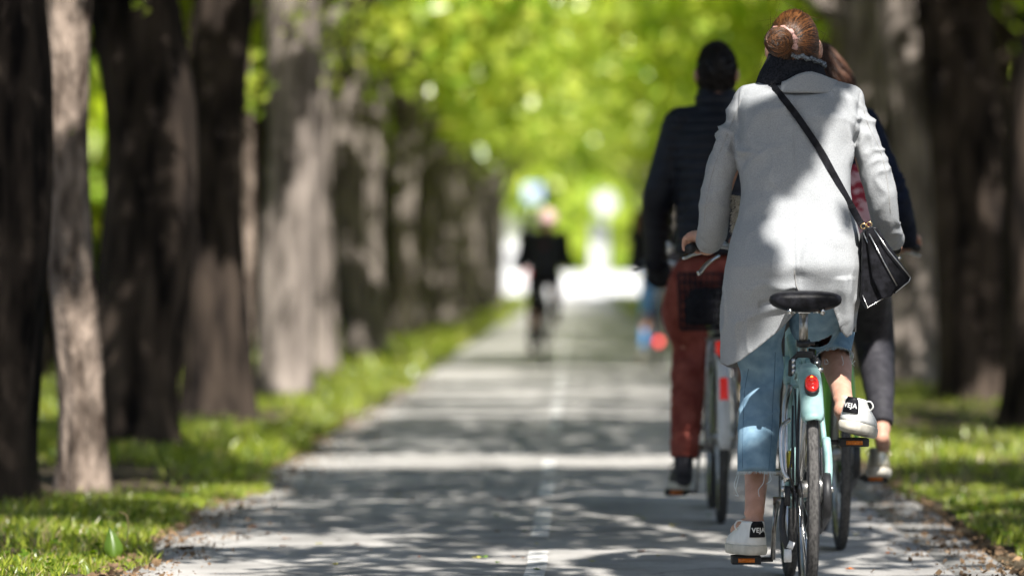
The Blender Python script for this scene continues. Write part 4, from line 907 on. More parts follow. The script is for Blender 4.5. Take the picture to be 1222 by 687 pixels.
# fluffy trim showing at the left front edge
m = MB(); rfur = random.Random(2)
for i in range(500):
    c_ = W(rfur.uniform(874, 884), rfur.uniform(234, 278), rfur.uniform(13.36, 13.42)); d_ = np.array([-rfur.uniform(.3, 1), rfur.uniform(-.5, .2), rfur.uniform(-.5, .7)]) * rfur.uniform(.008, .018)
    m.tube([c_, c_ + d_ * .6, c_ + d_ + [0, 0, -.004]], [.0012, .0009, .0003], 3, caps=False)
for i in range(5): m.ell(W(881, 240 + i * 9, 13.39), .010, .012, .016, 10, 8)
build('fur_trim', m, M['fur'], pw)
# --- scarf
m = MB(); rr = []
for t, rx, ry, dz in ((0, .118, .098, -.01), (.15, .124, .104, 0), (.35, .112, .10, .02), (.55, .098, .094, .045), (.8, .090, .092, .066), (1, .088, .090, .078), (1.03, .078, .080, .070), (.8, .07, .075, .05)):
    c_ = W(947 + 2 * t, 99, 13.42); ring = []
    for a in np.linspace(0, 2 * PI, 60, endpoint=False):
        x_ = math.cos(a); y_ = math.sin(a); ring.append(c_ + np.array([x_ * rx, y_ * ry, dz + .012 * x_ * -1 * (t > .3) + .006 * float(noise(np.array([x_ * 3, y_ * 3, t * 4]), 8))]))
    rr.append(ring)
m.loft(rr, caps=False); sc = build('scarf', m, M['scarf'], pw)
m = MB(); e_ = []
for a in np.linspace(-PI * .56, PI * .12, 40):
    x_ = math.cos(a); y_ = math.sin(a); e_.append(W(949, 99, 13.42) + np.array([x_ * .092, y_ * .094, .080 - .012 * x_ + .003 * math.sin(a * 17) - .012 * max(0, x_) ** 2]))
m.tube(e_, [.0075 + .0018 * math.sin(i * 2.1) for i in range(40)], 8); build('light_edge', m, M['scarf_edge'], sc)
# --- hair: scalp cap, strands drawn to the bun, bun coil, scrunchie
def hair_cap(H, k=1.0, low=-.06, R=(.080, .098, .114), face=.045, Rh=None, bump=.003, seed=1, extra=None):
    m = MB(); rr = []
    for i in range(19):
        t = PI * i / 18 * .86
        ring = []
        for a in np.linspace(0, 2 * PI, 48, endpoint=False):
            d_ = np.array([math.sin(t) * math.cos(a), math.sin(t) * math.sin(a), math.cos(t)]); b = bump * float(noise(d_ * 9, seed)); p = d_ * (np.array(R) + b)
            if p[1] > face and p[2] < .055: p = p * .86
            ring.append(p * k)
        rr.append(ring)
    rr = np.array(rr); 
    if Rh is not None: rr = rr @ Rh.T
    m.loft(rr + np.array(H), caps=True); return m
H = J['head']; hc = hair_cap(H, 1.0, Rh=rot(-.08)); hr = build('hair', hc, M['hair_red'], pw)
BUN = W(929, 50, 13.29); rh = random.Random(5); ms = MB(); Rr = np.array([.0815, .0995, .1155])
def onhead(p, lift): d_ = (p - H); q = d_ / Rr; return H + d_ / np.linalg.norm(q) * (1 + lift)
knot = onhead(BUN + [.004, 0, 0], .0)
for i in range(2600):
    # start around hairline (front rim, sides, nape)
    a = rh.uniform(0, 2 * PI); e = rh.uniform(-.05, 1.0)
    st = H + np.array([math.cos(a) * .0815 * math.cos(e * .2), (.0995 * math.sin(a)), .115 * math.sin(a * 0 + rh.uniform(-.65, 1.2))])
    st = onhead(st, 0)
    if (st - knot)[1] > .17 and st[2] < H[2] + .03: continue
    lf = rh.uniform(.002, .022); j = np.array([rh.gauss(0, .004), 0, rh.gauss(0, .004)]); pts = []
    for t in np.linspace(0, 1, 9):
        p = st * (1 - t) + (knot + j) * t; p[1] += .0; pts.append(onhead(p + np.array([0, -.02 * math.sin(PI * t), 0]), lf + .02 * math.sin(PI * t) * 0))
    ms.tube(pts, [.0005, .0009, .0010, .0010, .0010, .0009, .0009, .0008, .0007], 4, caps=False)
build('pulled_back_strands', ms, M['strands'], hr, normals=False)
mb_ = MB(); mb_.ell(BUN, .041, .030, .041, 24, 16)
bun = build('bun', mb_, M['hair_red'], hr)
mc = MB()
for i in range(760):
    ph = rh.uniform(0, 2 * PI); tw = rh.uniform(.8, 2.4); lat = rh.uniform(.35, 1.5); pts = []; Rt = rot(rh.gauss(0, .2), rh.gauss(0, .2)); r0 = rh.uniform(.0006, .0013)
    for t in np.linspace(0, 1, 16):
        an = ph + t * tw; la = lat - .3 * t; d_ = Rt @ np.array([math.cos(an) * math.sin(la), -math.cos(la), math.sin(an) * math.sin(la)])
        pts.append(BUN + d_ * np.array([.042, .034, .042]) * (1 + (i % 9) * .011 + .03 * math.sin(an * 2 + i)))
    mc.tube(pts, [.0006] + [r0] * 14 + [.0006], 4, caps=False)
build('bun_coils', mc, M['strands'], bun, normals=False)
mf = MB()
for i in range(26):
    a = rh.uniform(-.2, PI + .2); st = H + np.array([math.cos(a) * .083, rh.uniform(-.08, .03), math.sin(a) * .113]); o_ = (st - H) * np.array([1, .3, 1]); o_ /= np.linalg.norm(o_); tan_ = np.cross(o_, [0, 1, 0]) * rh.choice((-1, 1))
    L__ = rh.uniform(.015, .05); mf.tube([st, st + (o_ * .35 + tan_) * L__ * .5, st + (o_ * .6 + tan_ * 1.6) * L__], [.0005, .0004, .0002], 3, caps=False)
build('stray_strands', mf, M['strands'], hr, normals=False)
sm_ = MB(); ps = []
for t in np.linspace(math.radians(-25), math.radians(125), 60):
    ps.append(W(931, 52, 13.31) + np.array([math.cos(t) * .047, .0 - .004, math.sin(t) * .047]))
sm_.tube(ps, [.0085 + .0026 * math.sin(i * .5) + .0010 * math.sin(i * 1.3) for i in range(60)], 12); build('scrunchie', sm_, M['scrunchie'], hr)
# --- jeans
def trouser(legs, pelvis, voxel=.006):
    m = MB()
    for pts, rad in legs:
        Q = cr(np.hstack([np.array(pts), np.array(rad)[:, None]]), 6); m.tube(Q[:, :3], Q[:, 3], 26)
    for c_, r_ in pelvis: m.ell(c_, *r_)
    return m
hL, hR = J['hL'], J['hR']
# cut ends are open tubes kept sharp: build each leg as fused upper + clean hem ring
jl = [hL, W(904, 400, 13.30), W(909, 440, 13.33), W(907, 470, 13.31), W(905, 505, 13.26), W(903, 540, 13.19), W(902.5, 566, 13.16)]
jr = [hR, W(972, 385, 13.36), W(985, 372, 13.50), W(997, 388, 13.565), W(995, 412, 13.45), W(994, 428, 13.39)]
m = trouser([(jl, [.085, .080, .070, .063, .064, .061, .060]), (jr, [.085, .082, .074, .063, .058, .056])], [(np.array([.713, 13.22, 1.0]), (.15, .12, .10))])
me = fuse(m, .006, 3)
crumple(me, [(W(905, 478, 13.25), (.07, .08, .05), .010, (7, 7, 30)), (W(905, 450, 13.25), (.07, .08, .04), .005, (7, 7, 26)), (W(905, 520, 13.25), (.07, .08, .06), .0035, (10, 7, 18)), (W(920, 400, 13.2), (.06, .1, .05), .004, (14, 9, 9)), (W(985, 400, 13.3), (.06, .1, .05), .003, (12, 9, 12))], 31, .0015, 14)
co = mget(me, False); bm = bmesh.new(); bm.from_mesh(me)
def cuthem(bm, axis_pt, axis_dir, near, rough=.002, seed=0):
    bm.verts.ensure_lookup_table(); A = np.array(axis_pt); dr = np.array(axis_dir) / np.linalg.norm(axis_dir)
    dead = []
    for v in bm.verts:
        p = np.array(v.co) - A
        if np.linalg.norm(p) < near and p.dot(dr) > rough * 1.2 * float(noise(np.array(v.co) * 120, seed)): dead.append(v)
    bmesh.ops.delete(bm, geom=dead, context='VERTS')
cuthem(bm, W(902.5, 563, 13.16), (0, -.06, -1), .16); cuthem(bm, W(995.5, 424, 13.40), np.array([.03, -.55, -.95]), .13)
bm.to_mesh(me); bm.free()
jt = bvh(me)
jn = build('jeans', me, M['denim'], pw, normals=False); s_ = jn.modifiers.new('t', 'SOLIDIFY'); s_.thickness = .003; s_.offset = -1
for pts in (((925, 420), (924, 450), (922, 480), (921, 510), (919, 540), (917, 560)), ((893, 440), (888, 470), (887, 500), (886, 530), (886, 558))):
    Q = [hit(jt, x, y, .0006) for x, y in cr(np.array(pts, float), 8)]; Q = [q for q in Q if q is not None]
    if len(Q) > 5: m = MB(); m.tube(Q, .0011, 5); build('seam', m, M['thread_blue'], jn)
m = MB(); rj = random.Random(8)
def fray(c, r, ax, n, L):
    ax = np.array(ax) / np.linalg.norm(ax); u = np.cross(ax, [0, 1, 0]); u /= np.linalg.norm(u); w_ = np.cross(ax, u)
    for i in range(n):
        a = rj.uniform(0, 2 * PI); p = c + (u * math.cos(a) + w_ * math.sin(a)) * r; l = rj.uniform(.2, 1) * L; q = (p - c) / r
        m.tube([p, p + ax * l * .5 + q * rj.uniform(0, .4) * l, p + ax * l + q * rj.uniform(-.2, .7) * l], .0007, 3, caps=False)
TH = [[[(882, 566, 13.13), (880, 574, 13.12), (878, 584, 13.12), (881, 591, 13.12), (877, 590, 13.12)], [(912, 562, 13.11), (911, 575, 13.10), (905, 584, 13.10), (906, 592, 13.09)], [(918, 564, 13.12), (920, 572, 13.1), (914, 577, 13.1)],
            [(880, 565, 13.13), (876, 578, 13.12), (879, 586, 13.11)]], [[(1014, 416, 13.37), (1018, 424, 13.36), (1016, 434, 13.36), (1020, 430, 13.36)], [(1013, 418, 13.37), (1015, 430, 13.36), (1019, 436, 13.36)], [(984, 428, 13.35), (984, 434, 13.34), (988, 433, 13.34), (986, 428, 13.34)], [(1004, 424, 13.34), (1006, 433, 13.33), (1003, 438, 13.33)]]]
for k_, fa in enumerate(((W(902.5, 562, 13.16), .0585, (0, -.06, -1), 320, .010), (W(995.5, 424, 13.40), .0560, np.array([.03, -.55, -.95]), 280, .010))):
    m = MB(); fray(*fa)
    for pts in TH[k_]: m.tube(cr([W(*q) for q in pts], 5), .0010, 5)
    build('frayed_hem', m, M['thread'], jn, normals=False)
# --- sneakers with black heel tabs
RL = rot(.30, -.02); a_ = ped1(-1); hlL = np.array([a_[0] + .034, a_[1] - .155, a_[2] + .020])
hlL = np.array([W(905, 0, 13.08)[0], 13.08, CH - (662 - VY) / F * 13.08])
sneaker('sneaker', hlL, RL, pw, M['white'], M['sole'], M['blackl'], text='VEJA', lace=M['white'], trim=M['black'])
hlR = np.array([W(1010, 0, 13.10)[0], 13.10, CH - (513 - VY) / F * 13.10])
sneaker('sneaker', hlR, rot(-.36, -.13, .12), pw, M['white'], M['sole'], M['blackl'], text='VEJA', lace=M['white'], trim=M['black'])

# --- shoulder bag and strap (a thing of its own)
bg0 = W(1033, 360, 13.08); bag = root('handbag', tuple(bg0), 'black leather accordion shoulder bag with silver piping at the hip of the grey coat', 'handbag')
def wl_(p, D): q = W(p[0], p[1], D); return (q[0], q[2])
panels = [([(1029, 278), (1036, 272), (1058, 345), (1052, 359), (1036, 369), (1027, 356)], 13.09, 13.21), ([(1033, 272), (1041, 269), (1071, 342), (1063, 354), (1052, 357), (1040, 330)], 13.07, 13.24), ([(1038, 270), (1046, 271), (1087, 331), (1085, 336), (1067, 351), (1055, 335)], 13.08, 13.26)]
for poly, y0, y1 in panels:
    m = MB(); P2 = [wl_(p, y0) for p in poly]; m.prism(P2, y0, y1); build('bag_section', m, M['blackl'], bag, bevel=.005, smooth=False)
m = MB()
for pts, D in (([(1030, 278), (1045, 312), (1057, 344)], 13.083), ([(1037, 279), (1054, 312), (1070, 341)], 13.063), ([(1043, 274), (1060, 299), (1086, 331)], 13.07), ([(1029, 352), (1035, 367), (1050, 358), (1062, 352)], 13.083), ([(1086, 331), (1084, 336), (1068, 349)], 13.07)):
    m.tube([W(x, y, D) for x, y in pts], .0019, 6)
build('piping', m, M['chrome'], bag)
m = MB(); 
for c_ in ((1030, 270), (1037, 268)): m.ring(W(*c_, 13.10), .008, .002, 20, 6, 'y')
build('buckle', m, mat('gold_metal', (.7, .5, .25), .3, metal=1), bag)
st_px = [(921, 102), (928, 110), (941, 126), (955, 145), (968, 164), (981, 184), (992, 204), (1003, 224), (1014, 244), (1024, 262), (1030, 272)]
Q = cr(np.array(st_px, float), 4); C_ = []
for x, y in Q:
    h_ = hit(coat_tree, min(x, 1016), y, .006); q = h_ if h_ is not None else W(x, y, 13.2)
    C_.append(W(x, y, q[1]) if x <= 1016 else None)
last = [c for c in C_ if c is not None][-1][1]
C_ = [c if c is not None else W(Q[i][0], Q[i][1], last + (13.10 - last) * (Q[i][0] - 1016) / 14) for i, c in enumerate(C_)]
C_ = np.array(C_); 
for _ in range(4): C_[1:-1, 1] = (C_[:-2, 1] + C_[1:-1, 1] * 2 + C_[2:, 1]) / 4
C_[:, 1] -= .002
m = MB(); T_ = np.gradient(C_, axis=0); rr = []
for p, t in zip(C_, T_):
    t = t / np.linalg.norm(t); s_ = np.cross(t, [0, 1, 0]); s_ /= np.linalg.norm(s_); n_ = np.array([0, .0018, 0]); h = .0108
    rr.append([p - s_ * h - n_, p + s_ * h - n_, p + s_ * h + n_, p - s_ * h + n_])
m.loft(rr)
strap = build('strap', m, M['blackl'], bag, smooth=False)
top_ = C_[0]; m = MB(); Qs = cr([top_, top_ + [-.012, .05, .012], top_ + [-.01, .12, -.0], top_ + [.02, .2, -.08]], 4); rr = []
for p in Qs: rr.append([p + [-.009, 0, -.002], p + [.009, 0, .004], p + [.009, .001, .007], p + [-.009, .001, .001]])
m.loft(rr); build('strap_front', m, M['blackl'], strap)
# ================================================================== man in the black quilted jacket
g2 = lambda s: np.array([.593 + s * .30, 16.9 + .84, 1.06])
c2 = 857
J2 = dict(head=W(855, 86, 17.30), neck=W(856, 118, 17.28), sL=W(812, 150, 17.26), sR=W(903, 150, 17.26), hL=np.array([.50, 17.15, 1.0]), hR=np.array([.68, 17.15, 1.0]), hs=1.02,
          eL=W(786, 235, 17.25), eR=W(925, 235, 17.25), wL=W(783, 312, 17.55), wR=W(945, 310, 17.55), gL=np.array([W(787, 0, 17.72)[0], 17.72, W(0, 324, 17.72)[2]]), gR=g2(1),
          kL=np.array([W(823, 0, 17.45)[0], 17.45, .60]), aL=np.array([W(816, 0, 17.2)[0], 17.24, .22]), kR=np.array([.70, 17.65, .80]), aR=np.array([.72, 17.3, .55]), fL=(.05, 0), fR=(-.1, 0), tL=[W(816, 372, 17.36)])
pm = person(J2, 'man cycling away in a black quilted jacket and maroon trousers', (.593, 17.2, 0), .007)
def jacket(J, rings, rs, D, voxel=.007, puff=None, e=2.3):
    m = MB(); rr = []
    for py, l, r, yc, hd in rings:
        a, b = W(l, py, yc)[0], W(r, py, yc)[0]; rr.append(superring(((a + b) / 2, yc, W(0, py, yc)[2]), (b - a) / 2, hd, 48, e))
    m.loft(rr)
    for q in ('L', 'R'):
        P_ = [J['s' + q], (np.array(J['s' + q]) + J['e' + q]) / 2, J['e' + q], (np.array(J['e' + q]) + J['w' + q]) / 2, J['w' + q]]; m.limb(P_, rs, 18)
    m.limb([J['sL'], (np.array(J['sL']) + J['sR']) / 2 + [0, 0, .02], J['sR']], [rs[0] * .95, .07, rs[0] * .95])
    return fuse(m, voxel, 3)
me = jacket(J2, [(107, 832, 880, 17.30, .07), (125, 829, 883, 17.29, .085), (136, 822, 892, 17.28, .10), (145, 808, 906, 17.27, .115), (165, 800, 914, 17.26, .14), (200, 803, 912, 17.24, .15), (240, 806, 908, 17.21, .15), (275, 806, 908, 17.18, .15), (304, 803, 908, 17.16, .15)], [.078, .072, .066, .062, .050], 17.2)
co, no = mget(me); f = co[:, 2] + .02 * noise(co * 4, 3); r_ = np.abs(np.sin(f * PI / .042)); arm = np.exp(-np.clip((np.abs(co[:, 0] - W(857, 0, 17.2)[0]) - .19) / .03, 0, 9)); d = .010 * (np.sqrt(r_) - .7) * arm + .004 * fbm(co * 9, 2, 4)
mset(me, co + no * d[:, None]); jk = build('quilted_jacket', me, M['puffer'], pm, normals=False)
m = MB(); m.tube(cr([W(797, 289, 17.05), W(801, 296, 17.04), W(798, 303, 17.05)], 4), .010, 8); m.box(W(800, 296, 17.03), (.03, .01, .03)); build('reflective_tag', m, M['chrome'], jk, bevel=.004)
build('hair', hair_cap(J2['head'], 1.03, R=(.078, .10, .116), bump=.007, seed=4), M['hair_black'], pm)
m = MB(); rh2 = random.Random(12)
for i in range(1400):
    a = rh2.uniform(0, 2 * PI); zt = rh2.uniform(-.7, 1); r__ = math.sqrt(max(0, 1 - zt * zt)); d_ = np.array([r__ * math.cos(a), r__ * math.sin(a), zt])
    if d_[1] > .4 and d_[2] < .45: continue
    p = J2['head'] + d_ * np.array([.080, .103, .12]); m.tube([p, p + d_ * .010 + [0, 0, .002]], [.003, .0008], 4, caps=False)
build('short_hair_tips', m, M['hair_black'], pm, normals=False)
jl = [J2['hL'], W(815, 372, 17.36), W(824, 410, 17.45), W(822, 450, 17.40), W(820, 490, 17.32), W(818, 525, 17.26), W(817, 546, 17.24)]
jr = [J2['hR'], np.array([.70, 17.45, .93]), np.array([.70, 17.64, .80]), np.array([.71, 17.52, .68]), np.array([.72, 17.38, .60])]
me = fuse(trouser([(jl, [.10, .090, .078, .074, .068, .060, .056]), (jr, [.10, .09, .078, .07, .06])], [(np.array([.59, 17.16, 1.0]), (.18, .14, .12))]), .008, 3)
crumple(me, [(W(823, 450, 17.35), (.1, .1, .12), .008, (8, 8, 18)), (W(818, 520, 17.2), (.1, .1, .10), .009, (8, 8, 26)), (W(825, 350, 17.2), (.12, .12, .1), .006, (9, 9, 12))], 51, .003, 12)
build('trousers', me, M['maroon'], pm, normals=False)
for q, hx in (('L', W(815, 0, 17.2)[0]), ('R', .74)):
    p = ped2(-1 if q == 'L' else 1); sneaker('shoe', np.array([hx, p[1] - .15, p[2] + .016]), rot(.08 if q == 'L' else -.1), pm, M['darkshoe'], M['sole'] if q == 'L' else M['sole'], lace=M['blackcloth'])
m = MB(); m.limb([J2['aL'] + [0, 0, .07], J2['aL'] + [0, -.01, -.05]], [.042, .038]); build('sock', m, M['legging'], pm)
m = MB(); m.limb([J2['wL'] + np.array([0, -.02, .0]), J2['gL'] + np.array([0, -.04, .0])], [.048, .05]); m.ell(J2['gL'] + [0, -.0, -.02], .055, .05, .05); build('dark_glove', m, M['blackcloth'], pm)

# ================================================================== woman in the navy jacket, riding ahead of the grey coat
J3 = dict(head=W(976, 86, 15.85), neck=W(986, 122, 15.82), sL=W(940, 150, 15.78), sR=W(1030, 150, 15.78), hL=np.array([.87, 15.62, 1.0]), hR=np.array([1.06, 15.62, 1.0]), hyaw=-.35,
          eL=W(925, 240, 15.75), eR=W(1066, 235, 15.78), wL=W(905, 280, 16.0), wR=W(1081, 284, 16.08), gL=np.array([.972 - .325, 16.18, 1.12]), gR=np.array([.972 + .325, 16.18, 1.12]),
          kL=np.array([.86, 16.05, .72]), aL=np.array([.86, 15.6, .35]), kR=np.array([W(1043, 0, 16.02)[0], 16.02, .74]), aR=W(1052, 512, 15.70), fL=(.1, 0), fR=(-.12, -.1), tR=[W(1034, 350, 15.86)], calf=.042)
p3 = person(J3, 'brown haired woman in navy sleeve and grey leggings, half hidden behind the grey coat', (.97, 15.6, 0), .007)
me = jacket(J3, [(115, 965, 1008, 15.82, .07), (128, 955, 1018, 15.8, .10), (145, 935, 1036, 15.79, .13), (180, 930, 1030, 15.77, .15), (230, 938, 1022, 15.72, .14), (280, 935, 1028, 15.66, .15), (310, 932, 1034, 15.62, .16)], [.066, .062, .058, .055, .044], 15.7)
crumple(me, [(J3['eR'], (.1, .15, .15), .009, (8, 8, 20)), (J3['sR'], (.1, .15, .15), .006, (9, 9, 18))], 61, .003, 10)
j3 = build('jacket', me, M['navy'], p3, normals=False)
m = MB(); rr = []
for z, rx, ry in ((-.30, .03, .02), (-.2, .05, .025), (-.08, .055, .03), (.05, .04, .03), (.12, .03, .03)): rr.append([W(1021, 235, 15.60) + np.array([math.cos(a) * rx, math.sin(a) * ry, z]) for a in np.linspace(0, 2 * PI, 20, endpoint=False)])
m.loft(rr); build('plaid_shirt_side', m, M['plaid'], p3)
hr3 = build('hair', hair_cap(J3['head'], 1.03, Rh=rot(-.35), bump=.005, seed=9), M['hair_brown'], p3); m = MB(); r3 = random.Random(21); H3 = J3['head']
for i in range(420):
    a = r3.uniform(-2.6, .4); zt = r3.uniform(-.2, .95); r__ = math.sqrt(1 - zt * zt); p = H3 + np.array([math.cos(a) * r__ * .085, math.sin(a) * r__ * .10, zt * .117]); s = p - H3
    wind = np.array([.03 + .03 * r3.random(), .02, -.02]); L_ = r3.uniform(.6, 1.25)
    pts = [p, p + s * [.25, .2, 0] + [.008, -.004, -.04 * L_], p + s * [.3, .2, 0] + [.018, -.008, -.09 * L_] + wind * .3, p + wind * L_ * .8 + [.01 * r3.gauss(0, 1), 0, -.135 * L_], p + wind * L_ * 1.3 + [.014 * r3.gauss(0, 1), 0, -.16 * L_]]
    m.tube(cr(pts, 3), [.0026] * 9 + [.002, .0016, .001, .0005], 4, caps=False)
build('loose_strands', m, M['strands_b'], hr3, normals=False)
jr = [J3['hR'], W(1034, 350, 15.85), W(1043, 402, 16.02), W(1045, 425, 15.98), W(1048, 455, 15.86), W(1051, 485, 15.76), W(1052, 506, 15.71)]
jl = [J3['hL'], np.array([.865, 15.85, .84]), np.array([.86, 16.04, .72]), np.array([.86, 15.86, .56]), np.array([.86, 15.66, .40])]
me = fuse(trouser([(jr, [.10, .092, .078, .070, .062, .048, .043]), (jl, [.10, .088, .068, .058, .042])], [(np.array([.965, 15.62, 1.0]), (.175, .14, .12))]), .008, 3)
crumple(me, [(W(1052, 490, 15.7), (.1, .1, .06), .005, (8, 8, 30)), (W(1045, 420, 15.9), (.1, .1, .04), .006, (8, 8, 26))], 71, .002, 12)
build('leggings', me, M['legging'], p3, normals=False)
p = ped3(1); sneaker('shoe', np.array([W(1050, 0, 15.62)[0], p[1] - .15, p[2] + .018]), rot(-.12, -.12), p3, M['metalshoe'], M['sole'], lace=M['metalshoe'])
p = ped3(-1); sneaker('shoe', np.array([.86, p[1] - .15, p[2] + .018]), rot(.1), p3, M['metalshoe'], M['sole'], lace=M['metalshoe'])

# ================================================================== two distant cyclists
def far_rider(bx, by, ped, label, D, lean, hair, top, legs, shoes, hat=None, hxo=0, coat_len=0.0, hands=.27):
    J = dict(head=np.array([bx + hxo, by + .64, 1.61]), neck=np.array([bx + hxo * .7, by + .56, 1.50]), sL=np.array([bx - .20, by + .52, 1.43]), sR=np.array([bx + .20, by + .52, 1.43]), hL=np.array([bx - .09, by + .3, .99]), hR=np.array([bx + .09, by + .3, .99]),
             eL=np.array([bx - hands + .03, by + .66, 1.18]), eR=np.array([bx + hands - .03, by + .66, 1.18]), wL=np.array([bx - hands, by + .84, 1.12]), wR=np.array([bx + hands, by + .84, 1.12]), gL=np.array([bx - hands, by + .90, 1.10]), gR=np.array([bx + hands, by + .90, 1.10]))
    for q, s in (('L', -1), ('R', 1)):
        p = ped(s); J['a' + q] = np.array([bx + s * .13, p[1] - .06, p[2] + .10]); k = (J['h' + q] + J['a' + q]) / 2; L = np.linalg.norm(J['h' + q] - J['a' + q]); k = k + np.array([s * .02, 1, .35]) * math.sqrt(max(.0, .43 ** 2 - (L / 2) ** 2)); J['k' + q] = k; J['f' + q] = (0, 0)
    o = person(J, label, (bx, by + .3, 0), .012)
    m = MB(); rr = []; c = (J['hL'] + J['hR']) / 2; s = (J['sL'] + J['sR']) / 2
    for t, hw, hd in ((1.08, .08, .07), (.98, .18, .12), (.85, .215, .14), (.5, .20, .14), (.1, .17, .14), (-.1 - coat_len, .18, .14)): rr.append(superring(c + (s - c) * t, hw, hd, 32))
    m.loft(rr)
    for q in ('L', 'R'): m.limb([J['s' + q], J['e' + q], J['w' + q], J['g' + q]], [.085, .075, .062, .055])
    build('jacket', fuse(m, .012, 2), top, o, normals=False)
    build('trousers', fuse(trouser([([J['h' + q], J['k' + q], J['a' + q] + [0, 0, .02]], [.10, .072, .05]) for q in ('L', 'R')], [(c, (.17, .14, .12))]), .012, 2), legs, o, normals=False)
    for q, s_ in (('L', -1), ('R', 1)):
        p = ped(s_); sneaker('shoe', np.array([bx + s_ * .13, p[1] - .15, p[2] + .015]), rot(), o, shoes, M['sole'])
    build('hair', hair_cap(J['head'], 1.03, bump=.004), hair, o)
    return o, J
o4, J4 = far_rider(-.33, 46.0, ped4, 'distant cyclist all in black with a pale pink helmet and backpack', 46, 0, M['hair_brown'], M['blackcloth'], M['blackcloth'], M['black'], hxo=.04)
m = MB(); rr = []
for i in range(10):
    t = 1.95 * i / 9; rr.append([J4['head'] + [0, 0, .01] + np.array([math.sin(t + .02) * math.cos(a) * .10, math.sin(t + .02) * math.sin(a) * .125, math.cos(t) * .13]) for a in np.linspace(0, 2 * PI, 28, endpoint=False)])
m.loft(rr); build('helmet', m, M['pink'], o4)
c = np.array([-.33, 46.28, 1.24]); bp = root('backpack', tuple(c + [0, 0, -.24]), 'dark backpack with a dull red patch on the distant cyclist', 'backpack')
m = MB(); m.loft([superring(c + [0, 0, z], w, .09, 28, 3.2) for z, w in ((-.26, .12), (-.23, .17), (0, .185), (.17, .165), (.25, .09))]); build('pack_body', m, M['puffer'], bp)
m = MB(); m.loft([superring(c + [0, -.09, z], w, .03, 20, 3) for z, w in ((-.18, .08), (-.16, .10), (-.02, .10), (0, .08))]); build('front_pocket', m, M['puffer'], bp)
m = MB(); m.box(c + [0, -.105, .10], (.09, .01, .05)); build('patch', m, mat('dull_red_cloth', (.07, .02, .02), .9), bp, smooth=False)
for s in (-1, 1):
    m = MB(); m.tube(cr([c + [s * .09, -.02, .22], c + [s * .1, .15, .26], c + [s * .12, .33, .12], c + [s * .13, .2, -.1]], 4), .018, 8); build('shoulder_strap', m, M['black'], bp)
o5, J5 = far_rider(.90, 45.0, ped5, 'distant rider with long brown hair, dark coat and bright blue jeans', 45, 0, M['hair_brown'], M['blackcloth'], M['bjean'], M['white'], hxo=-.17, coat_len=.10)
m = MB()
for i in range(300):
    a = r3.uniform(-2.9, -.2); p = J5['head'] + np.array([math.cos(a) * .085, math.sin(a) * .09, r3.uniform(-.05, .10)]); m.tube(cr([p, p + [r3.gauss(0, .015), -.02, -.12], p + [r3.gauss(0, .03), -.02, -.26]], 3), .005, 4, caps=False)
build('long_hair', m, M['hair_brown'], o5, normals=False)
# ------------------------------------------------------------------ the canopy that dapples the scene: unseen leaves, placed and thinned to shape sun and shade
# where the photo shows direct sun on the riders (photo positions of surface points)
def inpoly(x, y, poly):
    c = np.zeros(len(x), bool); n = len(poly); j = n - 1
    for i in range(n):
        xi, yi = poly[i]; xj, yj = poly[j]
        k = ((yi > y) != (yj > y)) & (x < (xj - xi) * (y - yi) / ((yj - yi) or 1e-9) + xi); c ^= k; j = i
    return c
LIT_RIDER = [
    [(884, 106), (916, 108), (908, 122), (896, 136), (882, 130)],
    [(1033, 100), (1000, 150), (988, 185), (975, 215), (955, 235), (945, 262), (920, 275), (910, 300), (918, 325), (935, 345), (1000, 350), (1015, 405), (1045, 400), (1045, 330), (1080, 310), (1072, 200), (1050, 130)],
    [(925, 5), (985, 5), (990, 34), (960, 36), (950, 44), (925, 40)],
    [(870, 482), (940, 474), (938, 520), (918, 508), (905, 515), (880, 532)],
    [(1001, 432), (1030, 415), (1030, 515), (1062, 525), (1062, 560), (1040, 560), (1000, 520), (996, 470)],
    [(905, 640), (915, 636), (905, 668), (898, 668)],
    [(942, 520), (975, 500), (975, 700), (950, 700)], [(925, 350), (940, 350), (950, 420), (940, 420)],
    [(985, 500), (1000, 500), (1015, 590), (985, 590)],
]
SHADE_RIDER = [[(985, 255), (1008, 240), (1012, 300), (1000, 335), (988, 300)]]

LIT_W3 = [[(1022, 398), (1048, 392), (1056, 430), (1060, 500), (1042, 500), (1036, 440)], [(1030, 505), (1075, 510), (1080, 560), (1040, 560)], [(1000, 40), (1012, 60), (1020, 95), (1000, 95)]]
E1 = np.cross(SUN, [0, 0, 1]); E1 /= np.linalg.norm(E1); E2 = np.cross(E1, SUN)
G = .02; U0, U1, V0, V1 = -32, 22, -12, 34; U0 = -40; NU, NV = int((U1 + 20 - U0) / G), int((V1 + 20 - V0) / G)
def uv(P): return ((P @ E1 - U0) / G).astype(int), ((P @ E2 - V0) / G).astype(int)
lit_n = np.zeros((NU, NV), np.int16); all_n = np.zeros((NU, NV), np.int16)
dg_ = bpy.context.evaluated_depsgraph_get()
def world_pts(o):
    me = o.data; co, no = mget(me); org = ORG.get(o.name, np.zeros(3))
    T = []; 
    if len(me.polygons) and len(me.vertices) < 4000:      # sparse meshes: use face centres too
        c = np.empty(len(me.polygons) * 3); me.polygons.foreach_get('center', c); nn = np.empty(len(me.polygons) * 3, dtype=np.float32); me.polygons.foreach_get('normal', nn)
        co = np.vstack([co, c.reshape(-1, 3)]); no = np.vstack([no, nn.reshape(-1, 3)])
    return co + org, no
